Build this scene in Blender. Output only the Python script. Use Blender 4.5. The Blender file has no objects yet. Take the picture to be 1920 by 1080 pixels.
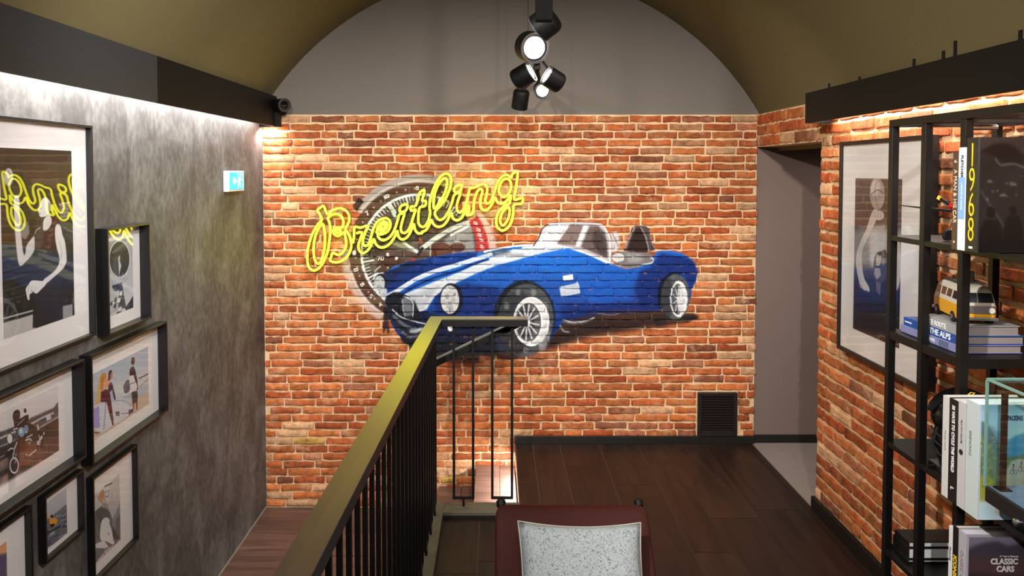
import bpy, bmesh, math, random
import numpy as np
from mathutils import Vector, Matrix, Euler

R = math.radians
sc = bpy.context.scene
C = sc.collection
rnd = random.Random(7)

# ------------------------------------------------------------------ camera, world, exposure
FPX, VPX, HOR, TH, EYE = 1400.0, 930.0, 321.0, R(2.0), 1.91
PPY = HOR + FPX * math.tan(TH)
cam_d = bpy.data.cameras.new('camera')
cam = bpy.data.objects.new('camera', cam_d)
C.objects.link(cam)
cam.location = (0, 0, EYE)
cam.rotation_euler = (R(90) - TH, 0, 0)
cam_d.sensor_width = 36.0
cam_d.lens = 36.0 * FPX / 1920.0
cam_d.shift_x = (960 - VPX) / 1920.0
cam_d.shift_y = -(540 - PPY) / 1920.0
cam_d.clip_start = 0.05
sc.camera = cam

w = bpy.data.worlds.new('world')
sc.world = w
w.use_nodes = True
w.node_tree.nodes['Background'].inputs[0].default_value = (0.9, 0.92, 1.0, 1)
w.node_tree.nodes['Background'].inputs[1].default_value = 0.03

sc.view_settings.view_transform = 'Standard'
sc.view_settings.look = 'None'
sc.view_settings.gamma = 1.0
sc.view_settings.use_curve_mapping = False
sc.view_settings.exposure = 0.0


def area_light(name, loc, size, size_y, power, color=(1, 1, 1), rot=(0, 0, 0), spread=180):
    l = bpy.data.lights.new(name, 'AREA')
    l.shape = 'RECTANGLE'
    l.size, l.size_y, l.energy, l.color = size, size_y, power, color
    l.spread = R(spread)
    o = bpy.data.objects.new(name, l)
    o.location = loc
    o.rotation_euler = rot
    C.objects.link(o)
    return o


def spot_light(name, loc, target, power, angle, blend=0.5, color=(1, 0.93, 0.84), r=0.04):
    l = bpy.data.lights.new(name, 'SPOT')
    l.energy, l.spot_size, l.spot_blend, l.color, l.shadow_soft_size = power, R(angle), blend, color, r
    o = bpy.data.objects.new(name, l)
    o.location = loc
    o.rotation_euler = (Vector(target) - Vector(loc)).to_track_quat('-Z', 'Y').to_euler()
    C.objects.link(o)
    return o


# light strips tucked up inside the two wall beams, washing the walls
area_light('strip_light_left_wall', (-1.545, 2.55, 2.275), 0.03, 5.0, 38, (1, 0.98, 0.97), (0, R(8), 0))
area_light('strip_light_right_wall', (1.735, 1.9, 2.235), 0.03, 4.1, 30, (1, 0.93, 0.84), (0, R(-8), 0))
area_light('strip_light_wall_corner', (-1.56, 5.12, 2.20), 0.04, 0.04, 3, (1, 0.95, 0.9), (R(20), 0, 0))
# added wash spots without fixtures: mural wall, then the two side walls
spot_light('added_spot_a', (-0.45, 0.3, 2.95), (-0.72, 5.2, 1.30), 400, 54, 1.0, (1, 0.95, 0.88))
spot_light('added_spot_b', (0.60, 0.3, 2.95), (0.85, 5.2, 1.30), 430, 54, 1.0, (1, 0.95, 0.88))
spot_light('added_spot_c', (-0.55, 3.2, 2.78), (-0.75, 5.2, 1.2), 75, 112, 1.0, (1, 0.95, 0.88))
spot_light('added_spot_g', (0.95, 3.2, 2.78), (0.85, 5.2, 1.1), 85, 112, 1.0, (1, 0.95, 0.88))
spot_light('added_spot_d', (0.75, 0.6, 2.9), (-1.62, 2.75, 1.45), 250, 70, 1.0, (1, 0.97, 0.96))
spot_light('added_spot_f', (-0.15, 2.3, 2.85), (-1.62, 3.7, 1.95), 120, 84, 1.0, (1, 0.98, 0.97))
spot_light('added_spot_e', (-0.75, 0.8, 2.9), (1.8, 3.1, 1.15), 400, 75, 1.0, (1, 0.95, 0.9))
# added overhead fill for the whole room, no lamp seen here
area_light('fill_light_overhead', (0.0, 0.3, 2.9), 1.2, 0.8, 40, (1, 0.95, 0.88))
# room round the corner
area_light('ceiling_lamp_alcove', (2.6, 4.5, 2.04), 0.5, 0.4, 2.8, (1, 0.84, 0.74))
# light added under the top shelf to brighten the book cover below
area_light('added_shelf_light', (1.50, 1.86, 1.655), 0.22, 0.03, 2.2, (1, 0.98, 0.96), (R(-12), 0, 0))
# stair riser light
area_light('strip_light_stair', (0.10, 4.66, -0.03), 0.03, 0.9, 8, (1, 0.97, 0.93), (0, R(25), 0))


# ------------------------------------------------------------------ pixel of the photograph -> point on a plane of the place
def ray(px, py):
    dx, dy = (px - VPX) / FPX, -(py - PPY) / FPX
    return Vector((dx, math.cos(TH) + dy * math.sin(TH), -math.sin(TH) + dy * math.cos(TH)))


def at_y(px, py, y):
    d = ray(px, py)
    t = y / d.y
    return Vector((d.x * t, y, EYE + d.z * t))


def at_x(px, py, x):
    d = ray(px, py)
    t = x / d.x
    return Vector((x, d.y * t, EYE + d.z * t))


# ------------------------------------------------------------------ materials
def lin(c):
    return tuple(((v / 255.0) / 12.92 if v / 255.0 <= 0.04045 else ((v / 255.0 + 0.055) / 1.055) ** 2.4) for v in c)


MATS = {}


def mat(name, rgb=(128, 128, 128), rough=0.5, metal=0.0, spec=0.5, emit=None, estr=0.0, noise=0, nscale=20, bump=0, bscale=80, coat=0):
    if name in MATS:
        return MATS[name]
    m = bpy.data.materials.new(name)
    m.use_nodes = True
    nt = m.node_tree
    p = nt.nodes['Principled BSDF']
    col = lin(rgb) + (1,)
    p.inputs['Base Color'].default_value = col
    p.inputs['Roughness'].default_value = rough
    p.inputs['Metallic'].default_value = metal
    p.inputs['Specular IOR Level'].default_value = spec
    p.inputs['Coat Weight'].default_value = coat
    if emit:
        p.inputs['Emission Color'].default_value = tuple(emit) + (1,)
        p.inputs['Emission Strength'].default_value = estr
    tc = nt.nodes.new('ShaderNodeNewGeometry')
    if noise or bump:
        n = nt.nodes.new('ShaderNodeTexNoise')
        n.inputs['Scale'].default_value = nscale
        n.inputs['Detail'].default_value = 5
        nt.links.new(tc.outputs['Position'], n.inputs['Vector'])
        if noise:
            mx = nt.nodes.new('ShaderNodeMix')
            mx.data_type = 'RGBA'
            mx.inputs[6].default_value = tuple(v * (1 - noise) for v in col[:3]) + (1,)
            mx.inputs[7].default_value = tuple(min(1, v * (1 + noise)) for v in col[:3]) + (1,)
            nt.links.new(n.outputs['Fac'], mx.inputs[0])
            nt.links.new(mx.outputs[2], p.inputs['Base Color'])
        if bump:
            n2 = nt.nodes.new('ShaderNodeTexNoise')
            n2.inputs['Scale'].default_value = bscale
            n2.inputs['Detail'].default_value = 4
            nt.links.new(tc.outputs['Position'], n2.inputs['Vector'])
            b = nt.nodes.new('ShaderNodeBump')
            b.inputs['Strength'].default_value = bump
            b.inputs['Distance'].default_value = 0.005
            nt.links.new(n2.outputs['Fac'], b.inputs['Height'])
            nt.links.new(b.outputs['Normal'], p.inputs['Normal'])
    MATS[name] = m
    return m


def ramp(nt, stops):
    r = nt.nodes.new('ShaderNodeValToRGB')
    e = r.color_ramp.elements
    while len(e) > 1:
        e.remove(e[-1])
    e[0].position, e[0].color = stops[0][0], tuple(stops[0][1]) + (1,)
    for p, c in stops[1:]:
        x = e.new(p)
        x.color = tuple(c) + (1,)
    return r


def concrete_mat():
    m = bpy.data.materials.new('mottled_concrete')
    m.use_nodes = True
    nt = m.node_tree
    p = nt.nodes['Principled BSDF']
    g = nt.nodes.new('ShaderNodeNewGeometry')
    mp = nt.nodes.new('ShaderNodeMapping')
    mp.inputs['Scale'].default_value = (1, 1.35, 0.9)
    nt.links.new(g.outputs['Position'], mp.inputs['Vector'])
    n1 = nt.nodes.new('ShaderNodeTexNoise')
    n1.inputs['Scale'].default_value = 3.2
    n1.inputs['Detail'].default_value = 8
    n1.inputs['Roughness'].default_value = 0.68
    n1.inputs['Distortion'].default_value = 0.4
    nt.links.new(mp.outputs[0], n1.inputs['Vector'])
    n2 = nt.nodes.new('ShaderNodeTexNoise')
    n2.inputs['Scale'].default_value = 26
    n2.inputs['Detail'].default_value = 6
    nt.links.new(mp.outputs[0], n2.inputs['Vector'])
    a = nt.nodes.new('ShaderNodeMath')
    a.operation = 'MULTIPLY_ADD'
    a.inputs[1].default_value = 0.38
    nt.links.new(n2.outputs['Fac'], a.inputs[0])
    nt.links.new(n1.outputs['Fac'], a.inputs[2])
    r = ramp(nt, [(0.40, lin((50, 46, 45))), (0.62, lin((78, 74, 72))), (0.72, lin((94, 91, 88))), (0.92, lin((126, 123, 119)))])
    nt.links.new(a.outputs[0], r.inputs[0])
    nt.links.new(r.outputs[0], p.inputs['Base Color'])
    p.inputs['Roughness'].default_value = 0.62
    b = nt.nodes.new('ShaderNodeBump')
    b.inputs['Strength'].default_value = 0.35
    b.inputs['Distance'].default_value = 0.006
    nt.links.new(a.outputs[0], b.inputs['Height'])
    nt.links.new(b.outputs[0], p.inputs['Normal'])
    return m


def glass_mat(name, tint=(1, 1, 1), ior=1.6, edge=None):
    m = bpy.data.materials.new(name)
    m.use_nodes = True
    nt = m.node_tree
    nt.nodes.remove(nt.nodes['Principled BSDF'])
    out = [n for n in nt.nodes if n.type == 'OUTPUT_MATERIAL'][0]
    t = nt.nodes.new('ShaderNodeBsdfTransparent')
    t.inputs[0].default_value = tuple(tint) + (1,)
    gl = nt.nodes.new('ShaderNodeBsdfGlossy')
    gl.inputs['Roughness'].default_value = 0.0
    lw = nt.nodes.new('ShaderNodeLayerWeight')                 # two-sided Schlick reflectance
    lw.inputs[0].default_value = 0.5
    pw = nt.nodes.new('ShaderNodeMath'); pw.operation = 'POWER'; pw.inputs[1].default_value = 5
    f0 = ((ior - 1) / (ior + 1)) ** 2
    f = nt.nodes.new('ShaderNodeMath'); f.operation = 'MULTIPLY_ADD'
    f.inputs[1].default_value = 1 - f0
    f.inputs[2].default_value = f0
    nt.links.new(lw.outputs['Facing'], pw.inputs[0])
    nt.links.new(pw.outputs[0], f.inputs[0])
    mx = nt.nodes.new('ShaderNodeMixShader')
    nt.links.new(f.outputs[0], mx.inputs[0])
    nt.links.new(t.outputs[0], mx.inputs[1])
    nt.links.new(gl.outputs[0], mx.inputs[2])
    nt.links.new(mx.outputs[0], out.inputs[0])
    return m


def print_mat(name, img, rough=0.45, spec=0.4):
    m = bpy.data.materials.new(name)
    m.use_nodes = True
    nt = m.node_tree
    p = nt.nodes['Principled BSDF']
    t = nt.nodes.new('ShaderNodeTexImage')
    t.image = img
    t.extension = 'EXTEND'
    nt.links.new(t.outputs[0], p.inputs['Base Color'])
    p.inputs['Roughness'].default_value = rough
    p.inputs['Specular IOR Level'].default_value = spec
    return m


# ------------------------------------------------------------------ mesh helpers
BASE = {}


def setp(o, label=None, cat=None, group=None, kind=None):
    if label: o['label'] = label
    if cat: o['category'] = cat
    if group: o['group'] = group
    if kind: o['kind'] = kind
    return o


def thing(name, label, cat, loc=(0, 0, 0), group=None, rot=None, kind=None):
    """An Empty at the thing's base. Without rot its parts are given in world coordinates, with rot in its own."""
    o = bpy.data.objects.new(name, None)
    C.objects.link(o)
    o.location = loc
    o.empty_display_size = 0.05
    if rot is not None:
        o.rotation_euler = rot
        BASE[o] = Vector((0, 0, 0))
    else:
        BASE[o] = Vector(loc)
    return setp(o, label, cat, group, kind)


class MB:
    def __init__(s):
        s.v, s.f = [], []

    def add(s, vs, fs):
        n = len(s.v)
        s.v += [tuple(v) for v in vs]
        s.f += [tuple(i + n for i in f) for f in fs]
        return s

    def box(s, lo, hi):
        (a, b, c), (d, e, f) = lo, hi
        return s.add([(a, b, c), (d, b, c), (d, e, c), (a, e, c), (a, b, f), (d, b, f), (d, e, f), (a, e, f)],
                     [(0, 3, 2, 1), (4, 5, 6, 7), (0, 1, 5, 4), (1, 2, 6, 5), (2, 3, 7, 6), (3, 0, 4, 7)])

    def hexa(s, p):
        return s.add(p, [(0, 3, 2, 1), (4, 5, 6, 7), (0, 1, 5, 4), (1, 2, 6, 5), (2, 3, 7, 6), (3, 0, 4, 7)])

    def bar(s, p0, p1, wx, wz, up=(0, 0, 1)):
        p0, p1 = Vector(p0), Vector(p1)
        d = (p1 - p0).normalized()
        u = Vector(up)
        if abs(d.dot(u)) > 0.95: u = Vector((0, 1, 0))
        sd = d.cross(u).normalized() * wx / 2
        u = sd.cross(d).normalized() * wz / 2
        return s.hexa([p0 - sd - u, p0 + sd - u, p1 + sd - u, p1 - sd - u, p0 - sd + u, p0 + sd + u, p1 + sd + u, p1 - sd + u])

    def cyl(s, p0, p1, r0, r1=None, n=20, cap=True):
        r1 = r0 if r1 is None else r1
        p0, p1 = Vector(p0), Vector(p1)
        d = (p1 - p0).normalized()
        a = d.orthogonal().normalized()
        b = d.cross(a)
        vs = []
        for p, r in ((p0, r0), (p1, r1)):
            for i in range(n):
                t = 2 * math.pi * i / n
                vs.append(p + a * (r * math.cos(t)) + b * (r * math.sin(t)))
        fs = [(i, (i + 1) % n, n + (i + 1) % n, n + i) for i in range(n)]
        if cap:
            fs += [tuple(range(n - 1, -1, -1)), tuple(range(n, 2 * n))]
        return s.add(vs, fs)

    def lathe(s, p0, d, prof, n=24, sx=1.0, sy=1.0, cap=True):
        d = Vector(d).normalized()
        a = d.orthogonal().normalized()
        b = d.cross(a)
        p0 = Vector(p0)
        vs, fs = [], []
        for (h, r) in prof:
            for i in range(n):
                t = 2 * math.pi * i / n
                vs.append(p0 + d * h + a * (r * math.cos(t) * sx) + b * (r * math.sin(t) * sy))
        for k in range(len(prof) - 1):
            for i in range(n):
                j = (i + 1) % n
                fs.append((k * n + i, k * n + j, (k + 1) * n + j, (k + 1) * n + i))
        if cap: fs += [tuple(range(n - 1, -1, -1)), tuple(range((len(prof) - 1) * n, len(prof) * n))]
        return s.add(vs, fs)

    def tube(s, pts, r, n=10, closed=False):
        pts = [Vector(p) for p in pts]
        N = len(pts)
        vs, fs = [], []
        prev = None
        for i, p in enumerate(pts):
            if closed:
                d = pts[(i + 1) % N] - pts[i - 1]
            else:
                d = pts[min(i + 1, N - 1)] - pts[max(i - 1, 0)]
            d = d.normalized() if d.length > 1e-9 else Vector((1, 0, 0))
            if prev is None:
                a = d.orthogonal().normalized()
            else:
                a = (prev - d * prev.dot(d))
                a = a.normalized() if a.length > 1e-6 else d.orthogonal().normalized()
            prev = a
            b = d.cross(a)
            for k in range(n):
                t = 2 * math.pi * k / n
                vs.append(p + a * (r * math.cos(t)) + b * (r * math.sin(t)))
        M = N if closed else N - 1
        for i in range(M):
            j = (i + 1) % N
            for k in range(n):
                l = (k + 1) % n
                fs.append((i * n + k, i * n + l, j * n + l, j * n + k))
        if not closed:
            fs += [tuple(range(n - 1, -1, -1)), tuple(range((N - 1) * n, N * n))]
        return s.add(vs, fs)

    def build(s, name, m, parent=None, smooth=False, bevel=0, seg=2, label=None, kind=None):
        me = bpy.data.meshes.new(name)
        off = BASE.get(parent, Vector((0, 0, 0)))
        me.from_pydata([tuple(Vector(v) - off) for v in s.v], [], s.f)
        me.materials.append(m)
        bm = bmesh.new()
        bm.from_mesh(me)
        bmesh.ops.recalc_face_normals(bm, faces=bm.faces)
        bm.to_mesh(me)
        bm.free()
        if smooth:
            me.polygons.foreach_set('use_smooth', [True] * len(me.polygons))
        o = bpy.data.objects.new(name, me)
        C.objects.link(o)
        if parent is not None:
            o.parent = parent
            BASE[o] = off
        if bevel:
            b = o.modifiers.new('edge', 'BEVEL')
            b.width, b.segments, b.limit_method = bevel, seg, 'ANGLE'
            b.angle_limit = R(40)
        if smooth:
            try:
                me.set_sharp_from_angle(angle=R(40))
            except Exception:
                pass
        if label: o['label'] = label
        if kind: o['kind'] = kind
        return o


def struct(name, mb, m, parent=None, **k):
    o = mb.build(name, m, parent, **k)
    if parent is None:
        o['kind'] = 'structure'
    return o


def quad(name, corners, m, parent=None, label=None, uv=True, thick=0.0):
    """corners: bottom-left, bottom-right, top-right, top-left as the print is read."""
    off = BASE.get(parent, Vector((0, 0, 0)))
    me = bpy.data.meshes.new(name)
    vs = [Vector(c) - off for c in corners]
    nrm = (vs[1] - vs[0]).cross(vs[3] - vs[0]).normalized()
    fs = [(0, 1, 2, 3)]
    if thick:
        vs += [v - nrm * thick for v in vs]
        fs += [(7, 6, 5, 4), (0, 4, 5, 1), (1, 5, 6, 2), (2, 6, 7, 3), (3, 7, 4, 0)]
    me.from_pydata([tuple(v) for v in vs], [], fs)
    me.materials.append(m)
    ul = me.uv_layers.new(name='UVMap')
    uvs = [(0, 0), (1, 0), (1, 1), (0, 1)]
    for i, l in enumerate(me.loops):
        ul.data[i].uv = uvs[l.vertex_index % 4]
    o = bpy.data.objects.new(name, me)
    C.objects.link(o)
    if parent is not None:
        o.parent = parent
        BASE[o] = off
    if label: o['label'] = label
    return o


def text(name, body, size, origin, xdir, ydir, m, parent, align='LEFT', ext=0.0004, sx=1.0, bold=0.0):
    cu = bpy.data.curves.new(name, 'FONT')
    cu.body = body
    cu.size = size
    cu.extrude = ext
    cu.offset = bold
    cu.align_x = align
    cu.align_y = 'CENTER'
    cu.resolution_u = 3
    cu.materials.append(m)
    tmp = bpy.data.objects.new('outline', cu)
    me = bpy.data.meshes.new_from_object(tmp)
    me.name = name
    bpy.data.objects.remove(tmp)
    o = bpy.data.objects.new(name, me)
    C.objects.link(o)
    x, y = Vector(xdir).normalized(), Vector(ydir).normalized()
    z = x.cross(y)
    mt = Matrix((x * sx, y, z)).transposed().to_4x4()
    mt.translation = Vector(origin) - BASE.get(parent, Vector((0, 0, 0)))
    o.parent = parent
    o.matrix_local = mt
    return o


# ------------------------------------------------------------------ a small painter for flat prints and the wall painting
def smooth_pts(pts, closed=True, k=6):
    P = [np.array(p, float) for p in pts]
    n = len(P)
    out = []
    rng = range(n if closed else n - 1)
    for i in rng:
        p0 = P[(i - 1) % n] if closed or i > 0 else P[0]
        p1, p2 = P[i], P[(i + 1) % n]
        p3 = P[(i + 2) % n] if closed or i + 2 < n else P[-1]
        for t in np.linspace(0, 1, k, endpoint=False):
            out.append(0.5 * ((2 * p1) + (-p0 + p2) * t + (2 * p0 - 5 * p1 + 4 * p2 - p3) * t * t + (-p0 + 3 * p1 - 3 * p2 + p3) * t ** 3))
    if not closed:
        out.append(P[-1])
    return [tuple(p) for p in out]


def ell(cx, cy, rx, ry, n=40, a0=0, a1=360, rot=0):
    o = []
    for i in range(n + (0 if a1 - a0 >= 360 else 1)):
        t = R(a0 + (a1 - a0) * i / n)
        x, y = rx * math.cos(t), ry * math.sin(t)
        o.append((cx + x * math.cos(R(rot)) - y * math.sin(R(rot)), cy + x * math.sin(R(rot)) + y * math.cos(R(rot))))
    return o


NRNG = np.random.RandomState(3)


class Canvas:
    def __init__(s, w, h, fn, bg=None):
        s.w, s.h, s.fn = w, h, fn          # fn maps a traced point to canvas pixels, y down
        s.rgb = np.zeros((h, w, 3), np.float32)
        s.a = np.zeros((h, w), np.float32)
        if bg is not None:
            s.rgb[:] = np.array(bg, np.float32) / 255
            s.a[:] = 1

    def _mask(s, P):
        P = np.array(P)
        m = np.zeros((s.h, s.w), np.float32)
        y0, y1 = max(0, int(P[:, 1].min())), min(s.h - 1, int(P[:, 1].max()) + 1)
        x, y = P[:, 0], P[:, 1]
        x2, y2 = np.roll(x, -1), np.roll(y, -1)
        for r in range(y0, y1 + 1):
            yc = r + 0.5
            c = ((y <= yc) & (y2 > yc)) | ((y2 <= yc) & (y > yc))
            if not c.any(): continue
            xs = np.sort(x[c] + (yc - y[c]) / (y2[c] - y[c]) * (x2[c] - x[c]))
            for i in range(0, len(xs) - 1, 2):
                a, b = max(0, xs[i]), min(s.w, xs[i + 1])
                if b > a:
                    ia, ib = int(a), int(b)
                    m[r, ia:ib] = 1
                    if ia < s.w: m[r, ia] = max(0, 1 - (a - ia)) if ib > ia else b - a
                    if ib < s.w and ib > ia: m[r, ib] = max(m[r, ib], b - ib)
        return m

    @staticmethod
    def _blur(m, k):
        k = int(k)
        if k < 1: return m
        for ax in (0, 1):
            for _ in range(2):
                pad = [(0, 0), (0, 0)]
                pad[ax] = (k + 1, k)
                c = np.cumsum(np.pad(m, pad, mode='edge'), axis=ax)
                if ax == 0: m = (c[2 * k + 1:] - c[:-2 * k - 1]) / (2 * k + 1)
                else: m = (c[:, 2 * k + 1:] - c[:, :-2 * k - 1]) / (2 * k + 1)
        return m.astype(np.float32)

    def comp(s, m, col, alpha=1.0, grad=None):
        m = m * alpha
        if grad:                                            # grad = (p0, p1, colour0, colour1)
            p0, p1 = np.array(s.fn(*grad[0])), np.array(s.fn(*grad[1]))
            d = p1 - p0
            yy, xx = np.mgrid[0:s.h, 0:s.w]
            t = np.clip(((xx - p0[0]) * d[0] + (yy - p0[1]) * d[1]) / (d @ d), 0, 1)[..., None]
            c = (np.array(grad[2]) * (1 - t) + np.array(grad[3]) * t) / 255
        else:
            c = np.array(col, np.float32)[None, None] / 255
        na = m + s.a * (1 - m)
        k = (m / np.maximum(na, 1e-5))[..., None]
        s.rgb = (s.rgb * (1 - k) + c * k).astype(np.float32)
        s.a = na

    def poly(s, pts, col=(0, 0, 0), alpha=1.0, soft=0, sm=False, grad=None, mottle=0):
        if sm: pts = smooth_pts(pts)
        m = s._mask([s.fn(*p) for p in pts])
        if soft: m = s._blur(m, soft)
        if mottle: m = m * (1 - mottle * s.noise(6))
        s.comp(m, col, alpha, grad)

    def noise(s, cell):
        a = NRNG.rand(s.h // cell + 2, s.w // cell + 2).astype(np.float32)
        a = np.kron(a, np.ones((cell, cell), np.float32))[:s.h, :s.w]
        return s._blur(a, cell // 2)

    def line(s, pts, wd, col, alpha=1.0, soft=0, sm=False, closed=False):
        if sm: pts = smooth_pts(pts, closed)
        elif closed: pts = list(pts) + [pts[0]]
        if sm and closed: pts.append(pts[0])
        P = [np.array(s.fn(*p)) for p in pts]
        k = np.linalg.norm(np.array(s.fn(pts[0][0] + 1, pts[0][1])) - np.array(s.fn(*pts[0])))
        k2 = np.linalg.norm(np.array(s.fn(pts[0][0], pts[0][1] + 1)) - np.array(s.fn(*pts[0])))
        rr = wd * (k + k2) / 4
        m = np.zeros((s.h, s.w), np.float32)
        for a, b in zip(P[:-1], P[1:]):
            x0, x1 = int(max(0, min(a[0], b[0]) - rr - 2)), int(min(s.w, max(a[0], b[0]) + rr + 3))
            y0, y1 = int(max(0, min(a[1], b[1]) - rr - 2)), int(min(s.h, max(a[1], b[1]) + rr + 3))
            if x1 <= x0 or y1 <= y0: continue
            yy, xx = np.mgrid[y0:y1, x0:x1]
            d = b - a
            L = max(d @ d, 1e-6)
            t = np.clip(((xx - a[0]) * d[0] + (yy - a[1]) * d[1]) / L, 0, 1)
            dist = np.hypot(xx - a[0] - t * d[0], yy - a[1] - t * d[1])
            m[y0:y1, x0:x1] = np.maximum(m[y0:y1, x0:x1], np.clip(rr - dist + 0.5, 0, 1))
        if soft: m = s._blur(m, soft)
        s.comp(m, col, alpha)

    def image(s, name, alpha=False, grain=0.0):
        px = np.ones((s.h, s.w, 4), np.float32)
        px[..., :3] = np.clip(s.rgb + (NRNG.rand(s.h, s.w, 1) - 0.5) * grain, 0, 1)
        if alpha: px[..., 3] = s.a
        img = bpy.data.images.new(name, s.w, s.h, alpha=alpha)
        img.alpha_mode = 'CHANNEL_PACKED'
        img.pixels.foreach_set(px[::-1].ravel())
        img.update()
        img.pack()
        return img

# ================================================================== THE SETTING
WY = 5.18            # face of the brick wall
XL, XR = -1.62, 1.80

# ---- the wall painting, traced in the plane of the wall
MX0, MX1, MZ0, MZ1 = -1.13, 1.50, 0.50, 1.96
MS = 640


def mural_fn(px, py):
    p = at_y(px, py, WY)
    return ((p.x - MX0) * MS, (MZ1 - p.z) * MS)


def z5(x, y): return (640 + x / 3.6, 310 + y / 3.6)
def z6(x, y): return (640 + x / 4.909, 460 + y / 4.909)
def z7(x, y): return (820 + x / 4.32, 440 + y / 4.32)
def z8(x, y): return (980 + x / 4.154, 400 + y / 4.154)
def L(f, *a): return [f(a[i], a[i + 1]) for i in range(0, len(a), 2)]


def paint_mural():
    c = Canvas(int((MX1 - MX0) * MS), int((MZ1 - MZ0) * MS), mural_fn)
    cx, cy = 787, 474
    # --- chronograph
    def ringseg(r0, r1, a0, a1, col, alpha, soft=1, ry=1.0):
        n = 40
        o = [(cx + r1 * math.cos(R(a0 + (a1 - a0) * i / n)), cy + ry * r1 * math.sin(R(a0 + (a1 - a0) * i / n))) for i in range(n + 1)]
        o += [(cx + r0 * math.cos(R(a1 - (a1 - a0) * i / n)), cy + ry * r0 * math.sin(R(a1 - (a1 - a0) * i / n))) for i in range(n + 1)]
        c.poly(o, col, alpha, soft)
    ringseg(110, 134, 90, 310, (52, 42, 38), 0.86, 2)
    ringseg(133, 147, 214, 300, (158, 150, 146), 0.88, 2)
    ringseg(131, 137, 214, 300, (215, 210, 205), 0.5, 2)
    ringseg(133, 147, 120, 185, (205, 196, 188), 0.55, 5)
    ringseg(131, 135, 120, 165, (238, 232, 226), 0.6, 2)
    c.poly([(661, 386), (668, 398), (682, 378), (672, 369)], (40, 30, 30), 0.9, 1)
    c.poly(ell(cx, cy, 110, 110), (38, 54, 60), 0.93, 2, mottle=0.18)
    c.poly(ell(cx - 54, cy + 26, 28, 20), (74, 48, 40), 0.9, 3)
    c.poly(ell(cx + 52, cy + 8, 32, 26), (88, 52, 42), 0.9, 3)
    c.poly(ell(cx - 20, cy - 62, 40, 26), (56, 64, 50), 0.5, 5)
    ringseg(107, 112, 120, 300, (226, 232, 234), 0.9, 1)
    for k in range(60):
        a = R(120 + k * 3.4)
        L0, L1 = (98 if k % 5 else 88), 107
        c.line([(cx + L0 * math.cos(a), cy + L0 * math.sin(a)), (cx + L1 * math.cos(a), cy + L1 * math.sin(a))],
               1.4 if k % 5 else 3.2, (228, 234, 236), 0.85)
    for k in range(22):                                       # bezel dots and figures
        a = R(118 + k * 8.2)
        c.poly(ell(cx + 121 * math.cos(a), cy + 121 * math.sin(a), 2.0, 2.0, 10), (235, 228, 224), 0.55, 1)
    FIG = {'7': [[(0, 0), (4, 0), (1.5, 6)]], '0': [[(0, 0), (4, 0), (4, 6), (0, 6), (0, 0)]], '4': [[(0, 0), (0, 3.4), (4, 3.4)], [(3, 0), (3, 6)]],
           '5': [[(4, 0), (0, 0), (0, 2.6), (4, 3), (4, 6), (0, 6)]], '6': [[(4, 0), (0, 1), (0, 6), (4, 6), (4, 3), (0, 3)]],
           '9': [[(4, 3), (0, 3), (0, 0), (4, 0), (4, 6), (0, 6)]], '8': [[(0, 0), (4, 0), (4, 6), (0, 6), (0, 0)], [(0, 3), (4, 3)]],
           '1': [[(1, 1), (3, 0), (3, 6)]], '2': [[(0, 0), (4, 0), (4, 3), (0, 3), (0, 6), (4, 6)]]}
    def fig(s, x, y, k=1.0, col=(240, 236, 230), rot=0, wd=1.5):
        for i, ch in enumerate(s):
            for st in FIG[ch]:
                pts = []
                for (u, v) in st:
                    u2, v2 = (u + i * 6 - len(s) * 3) * k, (v - 3) * k
                    pts.append((x + u2 * math.cos(R(rot)) - v2 * math.sin(R(rot)), y + u2 * math.sin(R(rot)) + v2 * math.cos(R(rot))))
                c.line(pts, wd, col, 0.95)
    fig('70', 714, 484, 1.1); fig('45', 825, 476, 1.1, (190, 120, 120)); fig('60', 725, 368, 0.9, rot=-25); fig('8', 667, 507, 1.1, rot=80)
    fig('7', 689, 399, 1.2, rot=-35); fig('9', 783, 352, 1.0, rot=-5); fig('6', 680, 534, 1.1, rot=60); fig('5', 696, 556, 1.1, rot=50); fig('4', 713, 572, 1.0, rot=40)
    for (x, y, r) in ((727, 477, 3.2), (743, 484, 3), (664, 474, 4), (727, 502, 1.5), (835, 470, 5), (858, 455, 5), (842, 490, 3)):
        c.poly(ell(x, y, r, r * 1.2, 12), (232, 226, 222), 0.9, 1)
    # grey sweep of the case at the right, and hands
    c.poly(L(z5, 640, 560, 700, 500, 820, 400, 880, 400, 905, 590, 800, 600, 640, 620), (172, 168, 166), 0.8, 4, mottle=0.35)
    c.poly(ell(827, 470, 22, 15), (82, 48, 38), 0.9, 2)
    c.poly(ell(858, 464, 14, 9), (72, 42, 34), 0.85, 2)
    c.line(L(z5, 545, 560, 640, 490, 760, 420, 860, 385), 9, (205, 208, 208), 0.9, 1, True)
    c.line(L(z5, 740, 470, 820, 430, 870, 400), 4, (236, 236, 236), 0.9, 1)
    c.poly(L(z5, 520, 600, 330, 530, 360, 500, 500, 560), (150, 152, 132), 0.85, 2)
    c.line(L(z5, 420, 520, 520, 590), 5, (225, 226, 222), 0.9, 1)
    c.line(L(z5, 520, 600, 545, 560), 6, (30, 34, 36), 0.9, 1)
    c.poly(L(z5, 515, 525, 530, 480, 545, 525), (176, 100, 60), 0.95)
    c.poly(L(z5, 470, 640, 490, 625, 510, 650, 480, 658), (196, 40, 50), 0.95, 1)
    c.line(L(z5, 325, 270, 355, 330, 365, 350), 6, (200, 206, 206), 0.85, 1)
    c.line(L(z5, 600, 520, 600, 620), 3, (180, 184, 186), 0.8, 1)
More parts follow.
